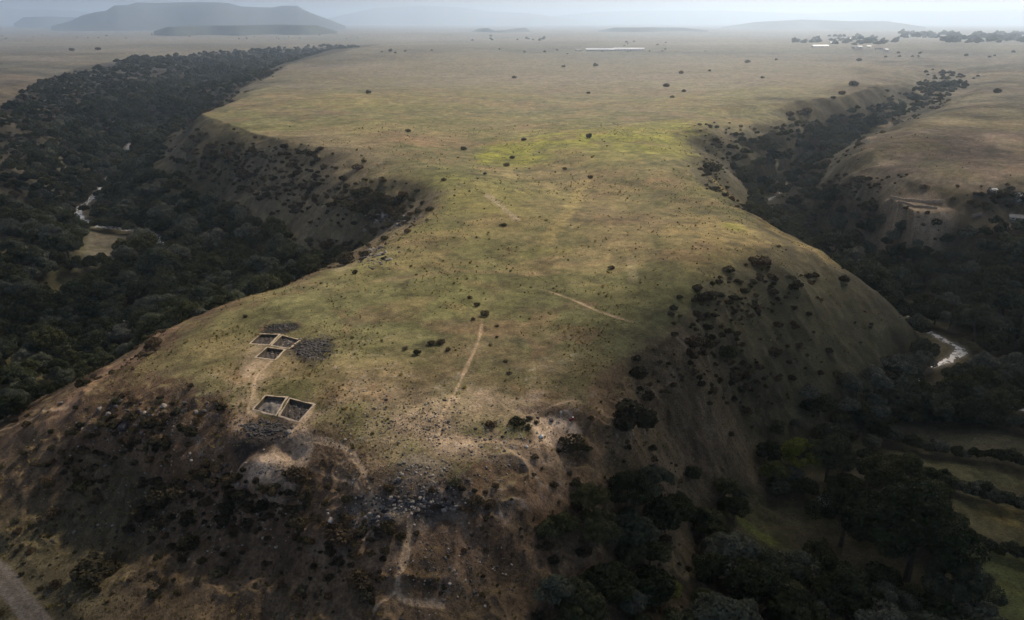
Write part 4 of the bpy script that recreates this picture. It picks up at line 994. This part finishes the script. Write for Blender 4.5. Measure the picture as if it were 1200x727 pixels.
# ------------------------------------------------------------------ people at the dug hollow
M_SKIN = plain('skin', (.42,.27,.19), .6, .1, 5, 0); M_HAIR = plain('dark_hair', (.03,.022,.018), .8, .2, 8, 0)
def cloth(n_, c): return plain(n_, c, .9, .12, 6, .2)
def skin_body(name, joints, edges, mt, parent):
    me = bpy.data.meshes.new(name); me.from_pydata([j[0] for j in joints], edges, []); o = link(name, me, parent)
    sm = o.modifiers.new('skin', 'SKIN'); sm.use_smooth_shade = True
    for v, j in zip(me.skin_vertices[0].data, joints): v.radius = (j[1], j[1]*(j[2] if len(j) > 2 else 1)); 
    me.skin_vertices[0].data[0].use_root = True
    o.modifiers.new('sub', 'SUBSURF').levels = 1; o.modifiers['sub'].render_levels = 2; me.materials.append(mt); return o
def person(px, py, rz, label, top_c, leg_c, pose='stand', hat=None):
    x_, y_, z_ = hit(px, py); e = empty('person', (x_, y_, float(H(x_, y_))), rz); tag(e, label, 'person')
    st = pose == 'stand'
    if st:
        hip, ch, nk, hd = (0,0,.93), (0,.02,1.28), (0,.02,1.50), (0,.0,1.66)
        legs = [((s*.10,0,.88), (s*.12,-.02,.48), (s*.13,.03,.08), (s*.14,-.12,.03)) for s in (-1, 1)]
        arms = [((s*.19,.02,1.42), (s*.26,.03,1.14), (s*.24,-.12,.90)) for s in (-1, 1)]
    else:
        hip, ch, nk, hd = (0,.10,.34), (0,-.10,.66), (0,-.22,.84), (0,-.30,.98)
        legs = [((s*.11,.06,.34), (s*.16,-.36,.50), (s*.15,-.16,.08), (s*.15,-.30,.03)) for s in (-1, 1)]
        arms = [((s*.19,-.18,.78), (s*.24,-.36,.52), (s*.12,-.55,.25)) for s in (-1, 1)]
    J = [(hip, .14, .75), (ch, .165, .68), (nk, .06, 1), (hd, .095, 1.12)]; E = [(0, 1), (1, 2), (2, 3)]
    for l in legs:
        b = len(J); J += [(l[0], .085), (l[1], .06), (l[2], .042), (l[3], .035)]; E += [(0, b), (b, b+1), (b+1, b+2), (b+2, b+3)]
    for a in arms:
        b = len(J); J += [(a[0], .058), (a[1], .042), (a[2], .028)]; E += [(1, b), (b, b+1), (b+1, b+2)]
        w = Vector(a[2]); dn = (Vector(a[2])-Vector(a[1])).normalized(); sd = Vector((1, 0, 0))
        for q in range(4):
            c_ = len(J); p1 = w+dn*.09+sd*(q-1.5)*.02; J += [(tuple(p1), .010), (tuple(p1+dn*(.07-.01*abs(q-1.3))+Vector((0, -.02, 0))), .008)]; E += [(b+2, c_), (c_, c_+1)]
        c_ = len(J); J += [(tuple(w+dn*.03+Vector((0, -.045, 0))), .011), (tuple(w+dn*.07+Vector((0, -.06, 0))), .009)]; E += [(b+2, c_), (c_, c_+1)]
    skin_body('body', J, E, M_SKIN, e)
    H_ = Vector(hd)
    f_ = MB(); f_.add([(0, -.125, H_.z+.0), (-.018, -.09, H_.z-.02), (.018, -.09, H_.z-.02), (0, -.09, H_.z+.03)], [(0, 1, 3), (0, 3, 2), (0, 2, 1)])
    # jacket and trousers follow the body a little outside it
    JS = [(tuple(Vector(hip)+Vector((0, 0, .03))), .165, .78), (ch, .19, .72), (tuple(Vector(nk)-Vector((0, 0, .05))), .075, 1)]; ES = [(0, 1), (1, 2)]
    for a in arms: b = len(JS); JS += [(a[0], .075), (a[1], .058), (tuple(Vector(a[1]).lerp(Vector(a[2]), .8)), .045)]; ES += [(1, b), (b, b+1), (b+1, b+2)]
    skin_body('jacket', JS, ES, cloth('jacket_cloth', top_c), e)
    JT = [(hip, .165, .78)]; ET = []
    for l in legs: b = len(JT); JT += [(l[0], .105), (l[1], .078), (tuple(Vector(l[1]).lerp(Vector(l[2]), .9)), .06)]; ET += [(0, b), (b, b+1), (b+1, b+2)]
    skin_body('trousers', JT, ET, cloth('trouser_cloth', leg_c), e)
    mb = MB(); n_ = 10; vs = []
    for i in range(5):
        a = i/4*1.55
        for k_ in range(n_): vs.append((hd[0]+.108*math.cos(a)*math.cos(k_*2*math.pi/n_), hd[1]+.012+.118*math.cos(a)*math.sin(k_*2*math.pi/n_), hd[2]+.035+.105*math.sin(a)))
    fs = [(i*n_+k_, i*n_+(k_+1) % n_, (i+1)*n_+(k_+1) % n_, (i+1)*n_+k_) for i in range(4) for k_ in range(n_)]
    mb.add(vs, fs)
    if hat:
        br = [(hd[0]+r_*math.cos(k_*2*math.pi/n_), hd[1]+r_*math.sin(k_*2*math.pi/n_), hd[2]+z_) for r_, z_ in ((.10, .055), (.21, .03)) for k_ in range(n_)]
        mb.add(br, [(k_, (k_+1) % n_, n_+(k_+1) % n_, n_+k_) for k_ in range(n_)]); mb.build('hat', cloth('hat_cloth', hat), e, smooth=True)
    else: mb.build('hair', M_HAIR, e, smooth=True)
    return e
person(657.3, 488.5, .3, 'person in pale clothing standing upright at the back of the dug hollow', (.62,.62,.58), (.4,.4,.38))
person(672, 493, -.6, 'person with a white sunhat crouching in the dug hollow, red top', (.42,.06,.09), (.06,.06,.08), 'sit', (.85,.84,.8))
person(668, 494.5, 1.2, 'person in a dark red jacket crouching beside the white sunhat', (.30,.05,.08), (.05,.05,.07), 'sit')
# a white cloth bundle at the left end of the hollow
def sack(px, py, s, label):
    x_, y_, z_ = hit(px, py); e = empty('sack', (x_, y_, z_)); tag(e, label, 'sack'); vs = []; n_ = 14
    prof = [(.0, 0), (.42, .0), (.52, .18), (.46, .42), (.28, .56), (.09, .62), (.08, .68), (.17, .78), (.02, .80)]
    for r_, z__ in prof:
        for k in range(n_): f = 1+.10*math.sin(k*2.6+z__*9); a = k*2*math.pi/n_; vs.append((r_*f*math.cos(a)*s*1.2, r_*f*math.sin(a)*s, z__*s))
    fs = [(i*n_+k, i*n_+(k+1) % n_, (i+1)*n_+(k+1) % n_, (i+1)*n_+k) for i in range(len(prof)-1) for k in range(n_)]
    MB().add(vs, fs).build('bag', cloth('white_sackcloth', (.75,.74,.72)), e, smooth=True)
    MB().tube([(math.cos(a)*.1*s*1.2, math.sin(a)*.1*s, .65*s) for a in [k*.5 for k in range(13)]], .02*s, 6).build('tie', cloth('cord', (.3,.22,.15)), e)
sack(634, 512.5, .95, 'white sack of earth at the left end of the dug hollow')
sack(617, 524, .6, 'small pale sack on the track left of the dug hollow')

# ------------------------------------------------------------------ buildings
M_WHITE = plain('whitewashed_wall', (.72,.70,.68), .9, .1, .6, .1); M_ROOFW = plain('pale_sheet_roof', (.78,.78,.78), .5, .1, .5, .1, .4); M_ROOFG = plain('grey_roof', (.30,.29,.28), .8, .2, .6, .2)
M_ROOFR = plain('rusty_roof', (.28,.17,.13), .8, .2, .6, .2); M_DOOR = plain('dark_door', (.08,.06,.05), .7, .2, 1, 0)
gm, gt, gb = mat('window_glass'); gb.inputs['Base Color'].default_value = (.03,.04,.05,1); gb.inputs['Roughness'].default_value = .1; gb.inputs['Specular IOR Level'].default_value = .5
def house(name, px, py, L, Wd, Hh, rz, roof, label, group=None, cat='house', nwin=3, wall=None):
    x_, y_, z_ = hit(px, py); z_ = min(float(H(x_+a, y_+b)) for a in (-L/2, L/2) for b in (-Wd/2, Wd/2))
    e = empty(name, (x_, y_, z_), rz); tag(e, label, cat, group)
    MB().box((0, 0, Hh/2-.5), (L, Wd, Hh+1)).add([(-L/2, -Wd/2, Hh), (-L/2, Wd/2, Hh), (-L/2, 0, Hh+Wd*.28), (L/2, -Wd/2, Hh), (L/2, Wd/2, Hh), (L/2, 0, Hh+Wd*.28)], [(0, 2, 1), (3, 4, 5)]).build('wall', wall or M_WHITE, e)
    o = .35; hr = Wd*.28; k = hr/(Wd/2)
    mb = MB()
    for s in (-1, 1):
        y0, y1 = s*(Wd/2+o), 0; za, zb_ = Hh-o*k+.05, Hh+hr+.05
        v = [(-L/2-o, y0, za), (L/2+o, y0, za), (L/2+o, y1, zb_), (-L/2-o, y1, zb_)]; v += [(a, b, c+.16) for a, b, c in v]
        mb.add(v, [(0, 1, 2, 3), (7, 6, 5, 4), (0, 4, 5, 1), (1, 5, 6, 2), (2, 6, 7, 3), (3, 7, 4, 0)])
    mb.build('roof', roof, e)
    MB().box((L*.05, -Wd/2-.03, Hh*.36), (min(1.4, L*.2), .1, Hh*.72)).build('door', M_DOOR, e)
    for i in range(nwin):
        xw = -L/2+L*(i+.5)/nwin
        if abs(xw-L*.05) < 1.2: continue
        f_ = MB().box((xw, -Wd/2-.03, Hh*.58), (min(1.3, L/nwin*.5), .1, Hh*.34)).build('window', M_DOOR, e)
        MB().box((xw, -Wd/2-.09, Hh*.58), (min(1.1, L/nwin*.42), .04, Hh*.28)).build('pane', gm, f_)
    return e
house('shed', 703, 60, 78, 12, 4.2, .02, M_ROOFW, 'left one of the two long white sheds far out on the plateau', 'long white sheds', 'shed', 10)
house('shed', 737, 59.6, 84, 12, 4.6, -.03, M_ROOFW, 'right one of the two long white sheds far out on the plateau', 'long white sheds', 'shed', 10)
house('shed', 678, 60.2, 18, 9, 3, .3, M_ROOFG, 'small grey shed at the left end of the long white sheds', None, 'shed', 3)
for px, py, L, Wd, Hh, rz, rf, lab in ((961,55.5,56,11,4,.25,M_ROOFW,'long white building at the left of the far village'),(975,52,14,10,5,.1,M_ROOFW,'tall white house just right of the long village building'),(981,52,11,9,5.5,-.2,M_ROOFW,'white house with dark gap beside it, left part of the village'),
   (1007,57,16,10,5,.3,M_ROOFW,'bright white house in the middle of the far village'),(1018,56,12,9,4,-.1,M_ROOFW,'pale small house right of the bright white one'),(1030,58,22,9,3.6,.15,M_ROOFR,'low house with rusty roof in the right part of the village'),
   (1038,60.5,13,9,5,.5,M_ROOFW,'white house at the right end of the village, nearest to the gorge'),(996,46.5,18,10,4,.1,M_ROOFW,'pale far house behind the village'),(1000,57,9,8,3.6,.0,M_ROOFG,'small grey shed left of the bright white village house')):
    house('house', px, py, L, Wd, Hh, rz, rf, lab, 'houses of the far village', 'house', 4)
house('house', 1196, 231, 6.5, 4.5, 2.8, .2, M_ROOFW, 'small white house at the right edge above the dark trees', None, 'house', 2)
house('hut', 1190, 256, 6, 3.6, 1.6, -.3, M_ROOFG, 'low grey-roofed hut at the right edge, below the white house', None, 'hut', 2)
house('hut', 1164, 226, 2.6, 2.2, 2.4, .1, M_ROOFW, 'tiny pale hut on the right terrace left of the white house', None, 'hut', 1)
house('hut', 967, 590, 3.2, 2.6, 2.0, .6, M_ROOFG, 'small pale hut half hidden between the big valley trees', None, 'hut', 1)
# ruined pale walls of the terrace cut
def wall(name, pts, hgt, w, mt, label, group=None):
    P = hits(pts); c = P[0]; z0 = float(H(*c)); mb = MB(); n_ = 24; prev = None
    pp = [np.array([np.interp(t, np.linspace(0, 1, len(P)), P[:, k]) for k in (0, 1)]) for t in np.linspace(0, 1, n_)]
    for i in range(n_-1):
        a, b = pp[i], pp[i+1]; d = b-a; L = np.hypot(*d); m = (a+b)/2-c; h = hgt*rng.uniform(.75, 1.15)
        mb.box((m[0], m[1], float(H(*(m+c)))-z0+h/2-.3), (L*.995, w*rng.uniform(.85, 1.1), h+.6), math.atan2(d[1], d[0]), .98)
    o = mb.build(name, mt, None, (c[0], c[1], z0)); return tag(o, label, 'wall', group)
M_CUT = plain('pale_rubble_wall', (.36,.29,.22), .95, .3, 1.2, .6)
wall('retaining_wall', [(1043,234.5),(1062,236),(1080,237.5),(1105,238)], 1.5, .9, M_CUT, 'upper of the two pale banks of the quarried terrace on the right')
wall('retaining_wall', [(1050,241),(1072,243),(1098,245)], 1.3, .9, M_CUT, 'lower of the two pale banks of the quarried terrace on the right')
wall('field_wall', [(1139,254),(1150,251.5)], 1.0, .7, M_PALE, 'short pale wall among the dark shrubs below the right terrace')
# ------------------------------------------------------------------ unseen cloud puffs, added to shade the gorges and near ground and darken the edges
LIT = hits([(60,480),(130,432),(260,352),(400,312),(480,240),(340,172),(235,138),(330,84),(500,62),(800,62),(1055,76),(1030,112),(850,136),(822,190),(890,256),(845,296),(790,345),(750,395),(725,455),(700,530),(650,640),(590,740),(440,740),(330,640),(230,575),(90,540)])
LITP = np.vstack([LIT, LIT[:1]])
QC = hit(1072, 241)
def litness(X, Y):
    d, _ = dist_poly(LITP, X, Y); d = np.where(inside(LIT, X, Y), d, -d); q = np.hypot(X, Y)
    w = np.clip(q*.12, 16, 120)
    l = sstep(-w*1.1, w*.7, d+fbm(X, Y, 60, 3, 120)*w*.5)
    amb = np.interp(q, [0, 220, 450, 800, 1800, 3200], [.02, .07, .32, .5, .65, .95])*(1-.75*sstep(60, 110, X)*sstep(440, 330, q))+sstep(60, -20, X)*sstep(260, 180, q)*.07*sstep(-150, -70, X)
    amb = amb*(.7+.6*np.clip(.5+.6*fbm(X, Y, 160, 3, 121), 0, 1))
    amb = amb + .4*np.exp(-((X-QC[0])**2+(Y-QC[1])**2)/45**2)  # gap left in the added puffs to brighten the terrace
    near = np.interp(Y, [90, 115, 140, 175, 220], [.2, .6, .88, .97, 1.0])
    return np.clip(np.maximum(l*near, amb), 0, 1)
CL_Z = 500.0
sp = 21.0
off = (CL_Z/math.tan(SUN_EL)); ox, oy = off*math.sin(SUN_AZ), off*math.cos(SUN_AZ)
gx, gy = np.meshgrid(np.arange(-1500, 2300, sp), np.arange(-900, 3700, sp)); gx = (gx+rng.uniform(-.5, .5, gx.shape)*sp).ravel(); gy = (gy+rng.uniform(-.5, .5, gy.shape)*sp).ravel()
hx, hy = gx.copy(), gy.copy()
for _ in range(5):                                  # follow the sun's ray on down to the sloping ground
    hz_ = H(hx, hy)/math.tan(SUN_EL); hx, hy = gx+hz_*math.sin(SUN_AZ), gy+hz_*math.cos(SUN_AZ)
lit = litness(hx, hy)
k = rng.random(len(gx)) < (1-lit)**.8*SHADE_P
px_, py_ = gx[k]+ox, gy[k]+oy; dens = (1-lit[k])
ico = bpy.data.meshes.new('t'); 
bm_ = bmesh.new(); bmesh.ops.create_icosphere(bm_, subdivisions=1, radius=1); iv = np.array([v.co[:] for v in bm_.verts]); it = np.array([[v.index for v in f.verts] for f in bm_.faces]); bm_.free()
rad = sp*(.50+.42*dens)*rng.uniform(.75, 1.15, len(px_))
zc = CL_Z+rng.uniform(0, 30, len(px_))*dens
vv = (iv[None]*rad[:, None, None]*np.array([1, 1, .7]))*(1+.12*rng.normal(0, 1, (len(px_), len(iv), 1)))+np.stack([px_, py_, zc], 1)[:, None]
ff = it[None]+(np.arange(len(px_))*len(iv))[:, None, None]
cm = plain('shade_cloud', SHADE_C, 1.0, .1, .02, 0, 0)
print("puffs", len(px_))
tag(link('added_shade_clouds', mesh_np('added_shade_clouds', vv.reshape(-1, 3), ff.reshape(-1, 3), [cm], True, 3)), kind='structure')
